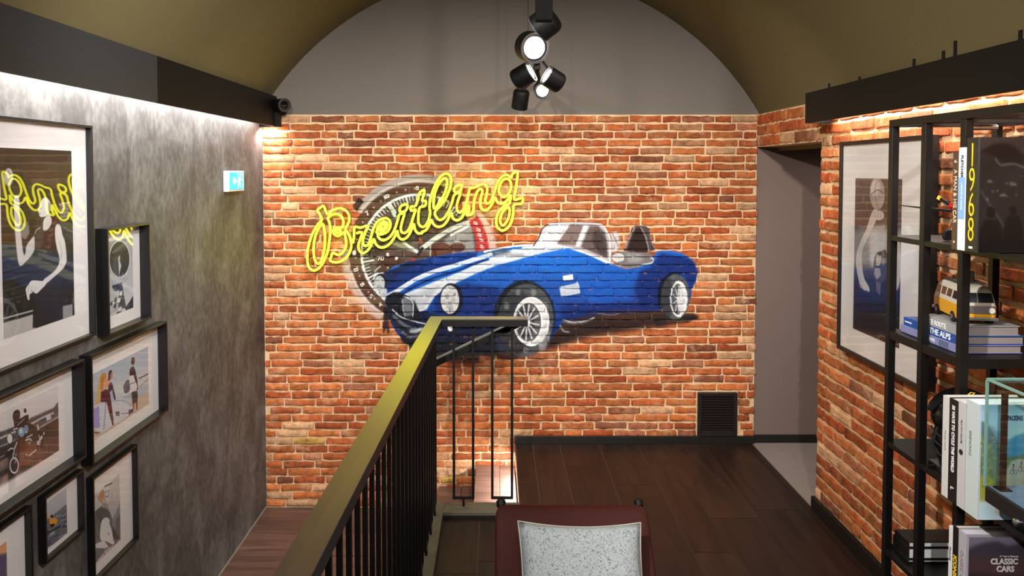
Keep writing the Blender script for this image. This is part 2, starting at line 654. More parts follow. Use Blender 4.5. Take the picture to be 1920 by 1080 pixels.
    # red bezel and pale case edge
    c.poly(L(z5, 860, 385, 915, 340, 945, 375, 965, 430, 990, 500, 1000, 590, 905, 590, 905, 500, 890, 440), (168, 44, 50), 0.92, 2)
    c.poly(L(z5, 915, 325, 960, 340, 1010, 420, 1040, 500, 1045, 570, 1000, 585, 990, 490, 960, 410), (202, 178, 170), 0.8, 4)
    for (x, y) in ((905, 385), (925, 430), (932, 465), (945, 500), (950, 545)):
        c.line(L(z5, x - 12, y - 6, x + 10, y + 4), 2.2, (238, 206, 206), 0.95)
        c.line(L(z5, x - 12, y + 8, x + 12, y + 14), 2.2, (238, 206, 206), 0.8)
    # --- shadow under the car
    c.poly([(905, 668), (960, 676), (1030, 652), (1100, 628), (1180, 618), (1240, 604), (1306, 600), (1312, 590), (1240, 580), (1100, 580), (1000, 600), (900, 640)], (34, 26, 26), 0.93, 6)
    c.poly([(1020, 660), (1100, 636), (1190, 622), (1250, 612), (1250, 600), (1100, 600), (1030, 630)], (40, 28, 28), 0.8, 8)
    c.poly([(745, 610), (770, 655), (800, 672), (850, 682), (900, 682), (900, 640), (780, 620)], (28, 22, 26), 0.85, 5)
    c.poly([(1225, 598), (1300, 588), (1312, 596), (1290, 606), (1230, 612)], (30, 26, 30), 0.85, 3)
    # --- body
    body = [(720, 552), (716, 530), (722, 512), (737, 500), (765, 491), (795, 485), (834, 478), (862, 474), (898, 472), (930, 466), (980, 459), (1020, 459),
            (1051, 461), (1082, 467), (1120, 482), (1136, 491), (1158, 499), (1173, 504), (1197, 501), (1216, 494), (1224, 482), (1233, 471), (1257, 470),
            (1277, 474), (1293, 483), (1304, 495), (1309, 511), (1306, 528), (1297, 543), (1296, 560), (1270, 580), (1240, 580), (1185, 580), (1115, 584), (1060, 600),
            (1030, 640), (990, 655), (930, 660), (850, 662), (790, 658), (755, 640), (737, 615), (727, 585)]
    c.poly(body, (20, 60, 140), 0.985, 1, grad=((1000, 480), (1010, 625), (22, 104, 200), (16, 42, 108)))
    c.poly([(720, 552), (716, 530), (722, 512), (765, 491), (862, 474), (900, 472), (890, 482), (815, 506), (745, 540)], (20, 42, 104), 0.95, 3)
    c.poly([(716, 530), (722, 512), (765, 491), (800, 486), (750, 512), (728, 535)], (26, 34, 60), 0.7, 4)
    c.poly([(808, 486), (850, 476), (900, 474), (860, 486), (812, 500)], (24, 64, 150), 0.7, 5)
    c.poly([(737, 575), (800, 585), (880, 600), (930, 600), (930, 662), (850, 664), (790, 660), (755, 640)], (18, 24, 48), 0.93, 5)
    c.poly([(760, 618), (800, 636), (870, 640), (935, 640), (935, 668), (850, 670), (790, 664), (752, 640)], (24, 24, 32), 0.9, 6)
    c.poly([(862, 530), (900, 512), (930, 500), (960, 495), (950, 520), (905, 545), (880, 560)], (28, 84, 168), 0.6, 6)
    c.poly([(812, 554), (840, 538), (870, 530), (940, 540), (925, 600), (870, 600), (815, 590)], (18, 34, 92), 0.75, 8)
    c.poly([(1238, 474), (1300, 486), (1309, 511), (1296, 545), (1285, 520), (1262, 512), (1245, 530), (1236, 580), (1200, 585), (1190, 540), (1200, 508), (1222, 498)], (14, 34, 96), 0.8, 7)
    c.poly([(1100, 486), (1150, 500), (1190, 512), (1180, 560), (1110, 575), (1085, 540)], (22, 86, 180), 0.55, 10)
    c.poly([(1050, 575), (1110, 570), (1240, 566), (1240, 584), (1115, 592), (1055, 606)], (18, 36, 96), 0.75, 6)
    c.poly([(1030, 486), (1110, 496), (1120, 510), (1040, 512), (1010, 500)], (36, 110, 196), 0.4, 8)
    # stripes
    c.poly([(745, 566), (759, 551), (812, 529), (862, 510), (905, 490), (930, 478), (965, 467), (1000, 463), (1040, 461), (1066, 466), (1020, 474), (975, 486), (930, 498),
            (890, 514), (857, 530), (838, 538), (815, 556), (800, 580), (780, 588), (765, 578)], (212, 214, 216), 0.97, 2, mottle=0.12)
    c.poly([(755, 558), (790, 545), (830, 532), (812, 552), (795, 580), (775, 584)], (150, 152, 160), 0.5, 5)
    c.poly([(900, 472), (940, 464), (960, 473), (930, 480), (905, 478)], (70, 76, 88), 0.7, 3)
    c.line([(908, 472), (935, 466), (980, 460), (1030, 460), (1060, 463), (1090, 471), (1120, 484), (1137, 492)], 3.5, (235, 236, 240), 0.95, 1, True)
    c.line([(930, 474), (960, 478), (980, 478)], 5, (120, 124, 130), 0.6, 3, True)
    c.line([(722, 556), (745, 545), (779, 524), (815, 509), (850, 499), (888, 487), (920, 477)], 7.5, (200, 208, 222), 0.97, 1, True)
    c.line([(742, 558), (779, 536), (815, 520), (850, 510), (890, 494), (915, 486)], 4, (20, 36, 96), 0.9, 1, True)
    c.line([(745, 541), (779, 520), (815, 505), (850, 495), (888, 483)], 1.5, (240, 244, 250), 0.6, 1, True)
    # nose: grille, bumper, lamps
    c.poly([(722, 560), (740, 548), (760, 553), (776, 566), (786, 585), (788, 604), (770, 606), (745, 600), (730, 585)], (22, 24, 32), 0.95, 2, True)
    c.poly(L(z6, 555, 490, 600, 478, 650, 515, 655, 640, 600, 655, 565, 620), (120, 126, 132), 0.8, 4)
    c.line(L(z6, 570, 470, 640, 500, 660, 560, 655, 650), 2, (220, 224, 226), 0.9, 1, True)
    c.line(L(z6, 560, 500, 570, 600, 585, 650), 2, (170, 174, 180), 0.8, 1)
    c.poly(L(z6, 390, 570, 470, 600, 560, 680, 690, 760, 780, 720, 790, 780, 680, 880, 600, 840, 480, 740, 400, 640), (30, 34, 48), 0.9, 3, True)
    c.line(L(z6, 470, 590, 520, 640, 600, 680, 690, 705, 770, 720), 2.6, (196, 200, 206), 0.9, 1, True)
    c.line(L(z6, 480, 650, 560, 720, 640, 760, 720, 775), 5, (110, 116, 124), 0.8, 3, True)
    c.line(L(z6, 640, 790, 690, 790, 740, 765), 6, (180, 184, 188), 0.85, 3)
    c.line(L(z6, 560, 800, 620, 840, 700, 830), 5, (130, 134, 140), 0.8, 3, True)
    c.poly(L(z6, 395, 560, 425, 590, 445, 800, 425, 815, 410, 770, 390, 820, 378, 790, 385, 700), (24, 24, 40), 0.9, 2)
    c.line([(712, 500), (702, 512), (706, 545), (722, 560)], 2.5, (196, 204, 208), 0.8, 1, True)
    c.line([(700, 523), (707, 515), (718, 511)], 3, (222, 228, 230), 0.9, 1, True)
    c.poly(ell(713, 530, 12.5, 16.5), (26, 30, 36), 0.9, 1)
    c.poly(ell(711, 532, 10.5, 15), (206, 210, 212), 0.97, 1, mottle=0.3)
    c.poly(ell(719, 548, 7, 9), (200, 204, 206), 0.8, 2)
    c.poly(ell(712, 540, 5, 6), (140, 144, 148), 0.6, 2)
    c.poly(ell(846, 562, 22, 31), (20, 22, 36), 0.95, 2)
    c.poly(ell(843.5, 562, 17.5, 27), (214, 216, 216), 0.98, 1, mottle=0.25)
    for (x, y, r) in ((838, 556, 5), (850, 562, 4), (842, 572, 6), (834, 568, 3), (846, 580, 4), (852, 552, 3)):
        c.poly(ell(x, y, r, r * 1.1, 14), (138, 140, 142), 0.65, 2)
    c.line([(843, 578), (843, 588)], 1.5, (70, 74, 80), 0.8, 1)
    c.poly([(838, 611), (852, 611), (851, 619), (845, 622), (840, 619)], (225, 225, 222), 0.97, 1)
    # windscreen and cockpit
    c.poly([(998, 464), (1011, 441), (1017, 430), (1028, 420), (1050, 418), (1076, 417), (1105, 418), (1124, 420), (1139, 436), (1144, 460), (1143, 491), (1120, 483), (1082, 467), (1050, 461), (1020, 460)], (176, 174, 178), 0.94, 1)
    c.poly([(1003, 462), (1014, 442), (1020, 430), (1030, 422), (1069, 420), (1048, 460), (1020, 459)], (212, 212, 218), 0.95, 2)
    c.poly(L(z8, 375, 85, 470, 95, 410, 250, 265, 240), (120, 104, 98), 0.95, 2)
    c.poly(L(z8, 480, 90, 515, 90, 440, 262, 412, 255), (224, 222, 224), 0.95, 1)
    c.poly(L(z8, 520, 105, 590, 100, 640, 150, 660, 240, 662, 350, 560, 310, 455, 262), (98, 84, 80), 0.96, 2)
    c.poly(L(z8, 560, 130, 620, 160, 650, 240, 655, 340, 580, 300, 540, 210), (58, 50, 50), 0.7, 5)
    c.line(L(z8, 75, 262, 130, 180, 150, 120, 205, 82), 2, (50, 50, 56), 0.9, 0, True)
    c.line(L(z8, 205, 80, 380, 72, 590, 82, 660, 150, 680, 230, 680, 370), 3.0, (228, 226, 228), 0.95, 1, True)
    c.line(L(z8, 205, 73, 380, 66, 595, 74), 1.4, (60, 56, 60), 0.8, 0, True)
    c.line(L(z8, 0, 265, 270, 255, 430, 290, 560, 335, 680, 385), 3.4, (222, 222, 228), 0.95, 1, True)
    c.poly(L(z8, 690, 150, 730, 140, 752, 200, 755, 270, 720, 300, 690, 300), (196, 194, 198), 0.9, 3)
    c.line(L(z8, 700, 160, 750, 260), 2, (90, 88, 92), 0.6, 2)
    c.poly(L(z8, 740, 300, 900, 300, 1010, 320, 1020, 365, 980, 395, 900, 420, 800, 430, 730, 400), (112, 110, 112), 0.96, 2)
    c.poly(L(z8, 800, 310, 900, 310, 960, 345, 900, 385, 820, 380), (160, 158, 160), 0.7, 5)
    c.line(L(z8, 930, 400, 1000, 385, 1020, 360, 1000, 345), 3, (206, 206, 210), 0.9, 1, True)
    c.poly(L(z8, 785, 295, 830, 180, 850, 120, 880, 95, 960, 98, 990, 120, 1000, 200, 1035, 290, 990, 300, 900, 305), (66, 62, 64), 0.95, 1)
    c.poly(L(z8, 815, 290, 850, 190, 885, 115, 930, 112, 975, 240, 980, 300, 900, 300), (44, 32, 30), 0.95, 2)
    c.line(L(z8, 800, 270, 840, 170, 870, 110), 2.2, (170, 168, 170), 0.8, 1, True)
    c.line(L(z8, 920, 110, 960, 190, 985, 300), 2.5, (160, 158, 160), 0.8, 1, True)
    c.line(L(z8, 985, 130, 1000, 210, 1030, 285), 1.6, (150, 148, 150), 0.7, 1, True)
    c.poly(ell(1159, 483, 12.5, 9), (202, 200, 200), 0.98, 1)
    c.line(ell(1159, 483, 12.5, 9), 1.2, (110, 108, 110), 0.9)
    c.poly(ell(1147, 494, 4, 4), (170, 170, 174), 0.95, 1)
    # vents
    c.poly([(1055, 517), (1074, 514.5), (1075, 524), (1056, 526.5)], (226, 228, 232), 0.97, 0)
    c.poly([(1048.6, 538), (1080, 531), (1083, 528), (1086, 534), (1088, 550), (1052, 557)], (204, 206, 208), 0.95, 1, mottle=0.2)
    # front wheel
    c.poly(ell(983, 596, 58, 70, 50, 150, 400), (22, 24, 32), 0.95, 3)
    c.poly(ell(986, 601, 52, 69, rot=4), (78, 80, 84), 0.98, 2, mottle=0.2)
    c.poly(ell(970, 604, 36, 60), (44, 46, 52), 0.8, 7)
    c.poly(ell(958, 640, 30, 28), (50, 46, 48), 0.7, 7)
    for k in range(9):
        a = R(-110 + k * 40)
        x, y = 986 + 42 * math.cos(a), 601 + 56 * math.sin(a)
        c.poly(ell(x, y, 5, 7, 14), (150, 152, 154), 0.5, 3)
    c.poly(ell(996, 603, 33, 45), (208, 208, 210), 0.98, 1)
    c.line(ell(996, 603, 33, 45), 2, (240, 240, 240), 0.9, 1, closed=True)
    c.poly(ell(990, 604, 25, 38), (86, 88, 92), 0.97, 1)
    c.line(ell(991, 604, 25, 38), 3.4, (226, 226, 226), 0.95, 1, closed=True)
    c.poly(ell(984, 604, 18, 32), (40, 42, 46), 0.75, 4)
    for k in range(12):
        a = R(k * 30 + 8)
        c.line([(988 + 5 * math.cos(a), 604 + 8 * math.sin(a)), (989 + 21 * math.cos(a), 604 + 33 * math.sin(a))], 3.2, (204, 204, 206), 0.9, 1)
    c.poly(ell(988, 604, 6, 9), (214, 214, 214), 0.95, 1)
    c.poly(ell(1021, 640, 8, 22, rot=18), (170, 172, 174), 0.5, 4)
    # rear wheel
    c.poly(ell(1263, 556, 30, 44, 50, 150, 380), (16, 18, 30), 0.92, 3)
    c.poly(ell(1267, 557, 27, 43), (92, 94, 98), 0.98, 1, mottle=0.25)
    c.poly(ell(1252, 560, 12, 38), (44, 46, 52), 0.75, 4)
    c.poly(ell(1273, 561, 16.5, 34), (222, 222, 224), 0.98, 1)
    c.poly(ell(1271, 561, 12, 29), (70, 74, 80), 0.95, 1)
    c.poly(ell(1279, 561, 8, 29), (212, 212, 216), 0.9, 2)
    for k in range(9):
        a = R(k * 40)
        c.line([(1271, 561), (1271 + 10 * math.cos(a), 561 + 26 * math.sin(a))], 2.2, (206, 206, 208), 0.8, 1)
    # side pipe
    c.line([(1056, 602), (1078, 606), (1100, 602), (1112, 597)], 5, (92, 92, 96), 0.85, 2, True)
    c.line([(1056, 599), (1072, 604), (1098, 602), (1114, 595)], 2, (182, 182, 186), 0.9, 1, True)
    c.line([(1050, 610), (1056, 620), (1066, 622)], 3, (150, 150, 154), 0.8, 1, True)
    c.line([(1120, 588), (1150, 590), (1166, 586)], 2, (120, 120, 126), 0.7, 1, True)
    c.rgb = np.clip(c.rgb * 1.10, 0, 1)
    return c.image('wall_painting', alpha=True, grain=0.05)


MURAL = paint_mural()


def brick_mat(name, src, mural, mortar=False):
    m = bpy.data.materials.new(name)
    m.use_nodes = True
    nt = m.node_tree
    lk = nt.links.new
    p = nt.nodes['Principled BSDF']
    g = nt.nodes.new('ShaderNodeNewGeometry')
    n1 = nt.nodes.new('ShaderNodeTexNoise'); n1.inputs['Scale'].default_value = 22; n1.inputs['Detail'].default_value = 7; n1.inputs['Roughness'].default_value = 0.7
    n2 = nt.nodes.new('ShaderNodeTexNoise'); n2.inputs['Scale'].default_value = 140; n2.inputs['Detail'].default_value = 4
    n3 = nt.nodes.new('ShaderNodeTexNoise'); n3.inputs['Scale'].default_value = 7.5; n3.inputs['Detail'].default_value = 9; n3.inputs['Roughness'].default_value = 0.75
    for n in (n1, n2, n3): lk(g.outputs['Position'], n.inputs['Vector'])
    def mixn(mode, fac, a, b):
        x = nt.nodes.new('ShaderNodeMix'); x.data_type = 'RGBA'; x.blend_type = mode
        for i, v in ((0, fac), (6, a), (7, b)):
            if isinstance(v, (int, float)): x.inputs[i].default_value = v
            elif isinstance(v, tuple): x.inputs[i].default_value = v + (1,)
            else: lk(v, x.inputs[i])
        return x.outputs[2]
    if mortar:
        r = ramp(nt, [(0.3, lin((230, 190, 144))), (0.7, lin((250, 220, 176)))])
        lk(n1.outputs['Fac'], r.inputs[0])
        col = r.outputs[0]
    else:
        if src == 'object':
            s = nt.nodes.new('ShaderNodeObjectInfo'); bc = s.outputs['Color']
        else:
            s = nt.nodes.new('ShaderNodeVertexColor'); s.layer_name = 'bcol'; bc = s.outputs['Color']
        r1 = ramp(nt, [(0.28, (0.45, 0.42, 0.40)), (0.5, (1, 1, 1)), (0.72, (1.45, 1.40, 1.30))])
        lk(n1.outputs['Fac'], r1.inputs[0])
        col = mixn('MULTIPLY', 1.0, bc, r1.outputs[0])
        r2 = ramp(nt, [(0.53, (0, 0, 0)), (0.68, (0.75, 0.75, 0.75))])         # lime smears
        lk(n3.outputs['Fac'], r2.inputs[0])
        col = mixn('MIX', r2.outputs[0], col, lin((216, 172, 134)))
        r3 = ramp(nt, [(0.32, (0.6, 0.6, 0.6)), (0.42, (0, 0, 0))])           # soot
        lk(n3.outputs['Fac'], r3.inputs[0])
        col = mixn('MIX', r3.outputs[0], col, lin((86, 56, 46)))
    if mural:
        sep = nt.nodes.new('ShaderNodeSeparateXYZ'); lk(g.outputs['Position'], sep.inputs[0])
        def mr(i, a, b):
            k = nt.nodes.new('ShaderNodeMapRange'); k.clamp = False
            k.inputs[1].default_value, k.inputs[2].default_value = a, b
            lk(sep.outputs[i], k.inputs[0]); return k.outputs[0]
        cb = nt.nodes.new('ShaderNodeCombineXYZ')
        lk(mr(0, MX0, MX1), cb.inputs[0]); lk(mr(2, MZ0, MZ1), cb.inputs[1])
        t = nt.nodes.new('ShaderNodeTexImage'); t.image = MURAL; t.extension = 'CLIP'
        lk(cb.outputs[0], t.inputs[0])
        wr = ramp(nt, [(0.30, (0.72, 0.72, 0.72)), (0.42, (1, 1, 1))])
        lk(n1.outputs['Fac'], wr.inputs[0])
        mu = nt.nodes.new('ShaderNodeMath'); mu.operation = 'MULTIPLY'
        lk(t.outputs[1], mu.inputs[0]); lk(wr.outputs[0], mu.inputs[1])
        col = mixn('MIX', mu.outputs[0], col, t.outputs[0])
    lk(col, p.inputs['Base Color'])
    p.inputs['Roughness'].default_value = 0.82
    p.inputs['Specular IOR Level'].default_value = 0.25
    ad = nt.nodes.new('ShaderNodeMath'); ad.operation = 'MULTIPLY_ADD'; ad.inputs[1].default_value = 0.35
    lk(n2.outputs['Fac'], ad.inputs[0]); lk(n1.outputs['Fac'], ad.inputs[2])
    b = nt.nodes.new('ShaderNodeBump'); b.inputs['Strength'].default_value = 0.9; b.inputs['Distance'].default_value = 0.013
    lk(ad.outputs[0], b.inputs['Height']); lk(b.outputs[0], p.inputs['Normal'])
    return m


M_BRICK = brick_mat('painted_wall_brick', 'object', True)
M_BRICKF = brick_mat('painted_wall_brick_field', 'attr', True)
M_BRICK2 = brick_mat('plain_brick', 'object', False)
M_BRICK2F = brick_mat('plain_brick_field', 'attr', False)
M_MORT = brick_mat('painted_mortar', '', True, True)
M_MORT2 = brick_mat('mortar', '', False, True)

BCOL = [(186, 98, 54)] * 8 + [(192, 110, 60)] * 7 + [(176, 86, 47)] * 5 + [(198, 118, 70)] * 4 + [(212, 164, 124)] * 3 + [(142, 84, 58)] * 1 + [(160, 100, 72), (196, 140, 100), (180, 110, 78)]


def bcolor(r):
    c = (214, 168, 84) if r.random() < 0.0025 else r.choice(BCOL)
    k = r.uniform(0.88, 1.12)
    return lin(tuple(min(255, v * k) for v in c)) + (1.0,)


def brick_proto(seed, rough):
    """unit brick: u along the wall 0..1, v out of the wall 0..1, w up 0..1"""
    r = random.Random(seed)
    us = [0, 0.035, r.uniform(0.2, 0.3), r.uniform(0.42, 0.56), r.uniform(0.68, 0.8), 0.965, 1]
    last = len(us) - 1
    ws = [0, 0.14, 0.86, 1]
    vs, fs = [], []
    for j, wv in enumerate(ws):
        for i, u in enumerate(us):
            edge = (i in (0, last)) + (j in (0, 3))
            d = 1.0 - (0.0 if edge == 0 else 0.30 if edge == 1 else 0.6) + r.uniform(-0.12, 0.10) * rough
            uu = u + (r.uniform(-0.014, 0.010) if i in (0, last) else 0) * (1 if i == last else -1)
            ww = wv + (r.uniform(-0.15, 0.07) * (1 if j == 3 else -1)) * rough * (1 if j in (0, 3) else 0.3)
            vs.append((uu, d, ww))
    n = len(us)
    for j in range(3):
        for i in range(n - 1):
            fs.append((j * n + i, j * n + i + 1, (j + 1) * n + i + 1, (j + 1) * n + i))
    ring = [i for i in range(n)] + [j * n + n - 1 for j in range(1, 4)] + [3 * n + i for i in range(n - 2, -1, -1)] + [j * n for j in range(2, 0, -1)]
    k = len(vs)
    for q in ring:
        vs.append((vs[q][0], -0.6, vs[q][2]))
    for a in range(len(ring)):
        b = (a + 1) % len(ring)
        fs.append((ring[b], ring[a], k + a, k + b))
    return vs, fs


PROTO = [brick_proto(100 + i, 1.0) for i in range(14)]


def lay_bricks(parent, origin, udir, vdir, rects, m_one, m_field, keep, depth=0.012, nmax=300, seed=1):
    """rects: (u0, u1, z0, z1) on the wall; keep(rect) -> how large / visible it is (the nmax best become single bricks)"""
    r = random.Random(seed)
    order = sorted(range(len(rects)), key=lambda i: -keep(rects[i]))
    single = set(i for i in order[:nmax] if keep(rects[i]) > 0)
    ud, vd, og = Vector(udir), Vector(vdir), Vector(origin)
    meshes = []
    for k, (vs, fs) in enumerate(PROTO):
        me = bpy.data.meshes.new('brick')
        me.from_pydata([tuple(ud * v[0] + vd * v[1] + Vector((0, 0, v[2]))) for v in vs], [], fs)
        flip = (ud.cross(Vector((0, 0, 1)))).dot(vd) < 0
        if flip: me.flip_normals()
        me.materials.append(m_one)
        me.polygons.foreach_set('use_smooth', [True] * len(me.polygons))
        me.set_sharp_from_angle(angle=R(50))
        meshes.append(me)
    V, F, COL = [], [], []
    off = BASE.get(parent, Vector((0, 0, 0)))
    for i, (u0, u1, z0, z1) in enumerate(rects):
        k = r.randrange(len(PROTO))
        d = depth * r.uniform(0.75, 1.25)
        col = bcolor(r)
        p = og + ud * u0 + Vector((0, 0, z0)) - off
        if i in single:
            o = bpy.data.objects.new('brick', meshes[k])
            C.objects.link(o)
            o.location = p
            sx = abs(ud.x) * (u1 - u0) + abs(vd.x) * d
            sy = abs(ud.y) * (u1 - u0) + abs(vd.y) * d
            o.scale = (sx, sy, z1 - z0)
            o.color = col
            o.parent = parent
        else:
            vs, fs = PROTO[k]
            n = len(V)
            V += [tuple(p + ud * (v[0] * (u1 - u0)) + vd * (v[1] * d) + Vector((0, 0, v[2] * (z1 - z0)))) for v in vs]
            F += [tuple(q + n for q in (f if (ud.cross(Vector((0, 0, 1)))).dot(vd) > 0 else f[::-1])) for f in fs]
            COL += [col] * len(vs)
    if V:
        me = bpy.data.meshes.new('brick_field')
        me.from_pydata(V, [], F)
        me.materials.append(m_field)
        ca = me.color_attributes.new('bcol', 'FLOAT_COLOR', 'POINT')
        ca.data.foreach_set('color', np.array(COL, np.float32).ravel())
        me.polygons.foreach_set('use_smooth', [True] * len(me.polygons))
        me.set_sharp_from_angle(angle=R(50))
        o = bpy.data.objects.new('brick_field', me)
        C.objects.link(o)
        o.parent = parent
        o['kind'] = 'stuff'


def courses(u0, u1, z0, z1, pitch, length, joint, seed, holes=(), zmin=None):
    r = random.Random(seed)
    out = []
    n = int(round((z1 - z0) / pitch))
    for k in range(n):
        za, zb = z0 + k * pitch + joint / 2, z0 + (k + 1) * pitch - joint / 2
        u = u0 - r.uniform(0, 1) * length if True else u0
        while u < u1:
            Ls = length * (r.uniform(0.93, 1.07) if r.random() < 0.86 else r.uniform(0.48, 0.62))
            a, b = max(u, u0) + joint / 2, min(u + Ls, u1) - joint / 2
            u += Ls
            if b - a < 0.03: continue
            segs = [(a, b)]
            for (hu0, hu1, hz0, hz1) in holes:
                if zb > hz0 and za < hz1:
                    ns = []
                    for (p, q) in segs:
                        if q <= hu0 or p >= hu1: ns.append((p, q))
                        else:
                            if hu0 - p > 0.03: ns.append((p, hu0))
                            if q - hu1 > 0.03: ns.append((hu1, q))
                    segs = ns
            for (p, q) in segs:
                j = r.uniform(-0.0015, 0.0015)
                out.append((p, q, za + j, zb + j + r.uniform(-0.0015, 0.0015)))
    return out


# ---- back wall: mortar bed, bricks, plastered lunette above
M_LUN = mat('grey_plaster', (118, 110, 102), 0.85, bump=0.15, bscale=60)
M_VAULT = mat('olive_plaster', (106, 95, 60), 0.9, bump=0.2, bscale=50, noise=0.06, nscale=3)
M_ALC = mat('mauve_plaster', (122, 104, 96), 0.85, noise=0.05, nscale=4)
M_BLACK = mat('black_painted_metal', (11, 10, 9), 0.55, spec=0.25)
M_SKIRT = mat('black_skirting', (22, 19, 18), 0.5)

VENT = (1.413, 1.690, 0.045, 0.362)
wb = struct('wall_back', MB().box((XL - 0.1, WY + 0.014, -2.2), (1.812, WY + 0.2, 2.302)), M_MORT)
rects = courses(XL, 1.815, -0.456, 2.298, 2.754 / 50, 0.226, 0.0125, 11, [(VENT[0] - 0.01, VENT[1] + 0.01, VENT[2], VENT[3] + 0.008)])

rg = random.Random(77)                                      # ragged free end of the brickwork at the opening
rects = [(a, b + (rg.uniform(-0.010, 0.010) if b > 1.79 else 0), c, d) for (a, b, c, d) in rects]


def keep_back(q):
    a, b, z0, z1 = q
    if (b - a) < 0.15: return 0
    mid, zm = (a + b) / 2, (z0 + z1) / 2
    inside = MX0 + 0.1 < mid < MX1 - 0.15 and 0.60 < zm < 1.9
    return (b - a) + (0.02 if inside else 0)


lay_bricks(wb, (0, WY + 0.012, 0), (1, 0, 0), (0, -1, 0), rects, M_BRICK, M_BRICKF, keep_back, seed=5)
struct('wall_back_lunette', MB().box((XL - 0.3, WY + 0.03, 2.302), (2.2, WY + 0.22, 3.6)), M_LUN)

# ---- vault
VCX, VCZ, VR = 0.097, 1.286, 2.013
mbv = MB()
NA = 64
a0, a1 = math.acos((-1.80 - VCX) / VR), math.acos((1.96 - VCX) / VR)
vs, fs = [], []
ys = [-1.7, 1.0, 3.2, WY + 0.05]
for ir, rr in enumerate((VR, VR + 0.06)):
    for y in ys:
        for i in range(NA + 1):
            a = a0 + (a1 - a0) * i / NA
            vs.append((VCX + rr * math.cos(a), y, VCZ + rr * math.sin(a)))
W1 = NA + 1
for ir in range(2):
    for j in range(len(ys) - 1):
        for i in range(NA):
            q = ir * len(ys) * W1 + j * W1 + i
            fs.append((q, q + 1, q + W1 + 1, q + W1))
mbv.add(vs, fs)
struct('ceiling', mbv, M_VAULT, smooth=True)

# ---- left wall
M_CONC = concrete_mat()
struct('wall_left', MB().box((XL - 0.15, -1.7, -2.2), (XL, WY + 0.014, 2.5)), M_CONC)
struct('wall_front', MB().box((XL, -1.75, -2.2), (3.2, -1.6, 3.6)), mat('dark_shop_wall', (96, 88, 82), 0.8))

# ---- right wall with the opening at its far end
wr = struct('wall_right', MB().box((XR + 0.014, -1.7, -0.02), (XR + 0.2, 4.165, 2.302)).box((XR + 0.014, 4.165, 2.077), (XR + 0.2, WY + 0.02, 2.302)), M_MORT2)
struct('wall_right_top', MB().box((XR + 0.03, -1.7, 2.302), (XR + 0.2, WY + 0.03, 2.6)), M_VAULT)
rc = courses(1.0, 4.165, 0.0, 2.302, 0.0658, 0.235, 0.0175, 21)
rc += courses(4.170, WY, 2.079, 2.300, 0.0737, 0.235, 0.013, 22)


def keep_right(q):
    a, b, z0, z1 = q
    if b < 2.35: return 0
    return 3.0 / ((a + b) / 2) * (b - a)


lay_bricks(wr, (XR + 0.010, 0, 0), (0, 1, 0), (-1, 0, 0), rc, M_BRICK2, M_BRICK2F, keep_right, depth=0.007, seed=9)
# jamb bricks of the opening (the wall's end, turned the corner)
jb = courses(XR + 0.02, XR + 0.2, 0.0, 2.077, 0.0658, 0.262, 0.013, 23)
lay_bricks(wr, (0, 4.165, 0), (1, 0, 0), (0, 1, 0), jb, M_BRICK2, M_BRICK2F, lambda q: 0, depth=0.010, seed=10)

# ---- alcove round the corner
struct('wall_alcove', MB().box((1.812, WY + 0.022, -0.02), (3.2, WY + 0.2, 2.302)), M_ALC)
struct('wall_alcove_right', MB().box((3.0, 3.4, -0.02), (3.2, WY + 0.022, 2.302)), M_ALC)
struct('wall_alcove_front', MB().box((2.0, 3.4, -0.02), (3.0, 3.5, 2.302)), M_ALC)
struct('ceiling_alcove', MB().box((2.0, 3.4, 2.085), (3.0, WY + 0.03, 2.2)), M_ALC)
struct('baseboard_alcove', MB().box((1.82, WY + 0.008, 0.0), (3.0, WY + 0.022, 0.055)), M_SKIRT)
struct('floor_alcove', MB().box((1.812, 3.4, -0.1), (3.2, WY + 0.03, 0.0)), mat('alcove_screed', (150, 138, 132), 0.6, noise=0.1, nscale=12))
struct('trim_1', MB().box((1.796, 4.165, -0.02), (1.812, WY, 0.002)), mat('threshold_strip', (150, 140, 132), 0.4))
struct('baseboard_back', MB().box((0.13, WY - 0.018, 0.0), (1.81, WY + 0.004, 0.055)), M_SKIRT, bevel=0.002)
struct('baseboard_right', MB().box((XR - 0.018, -1.6, 0.0), (XR + 0.004, 4.165, 0.075)), M_SKIRT, bevel=0.002)


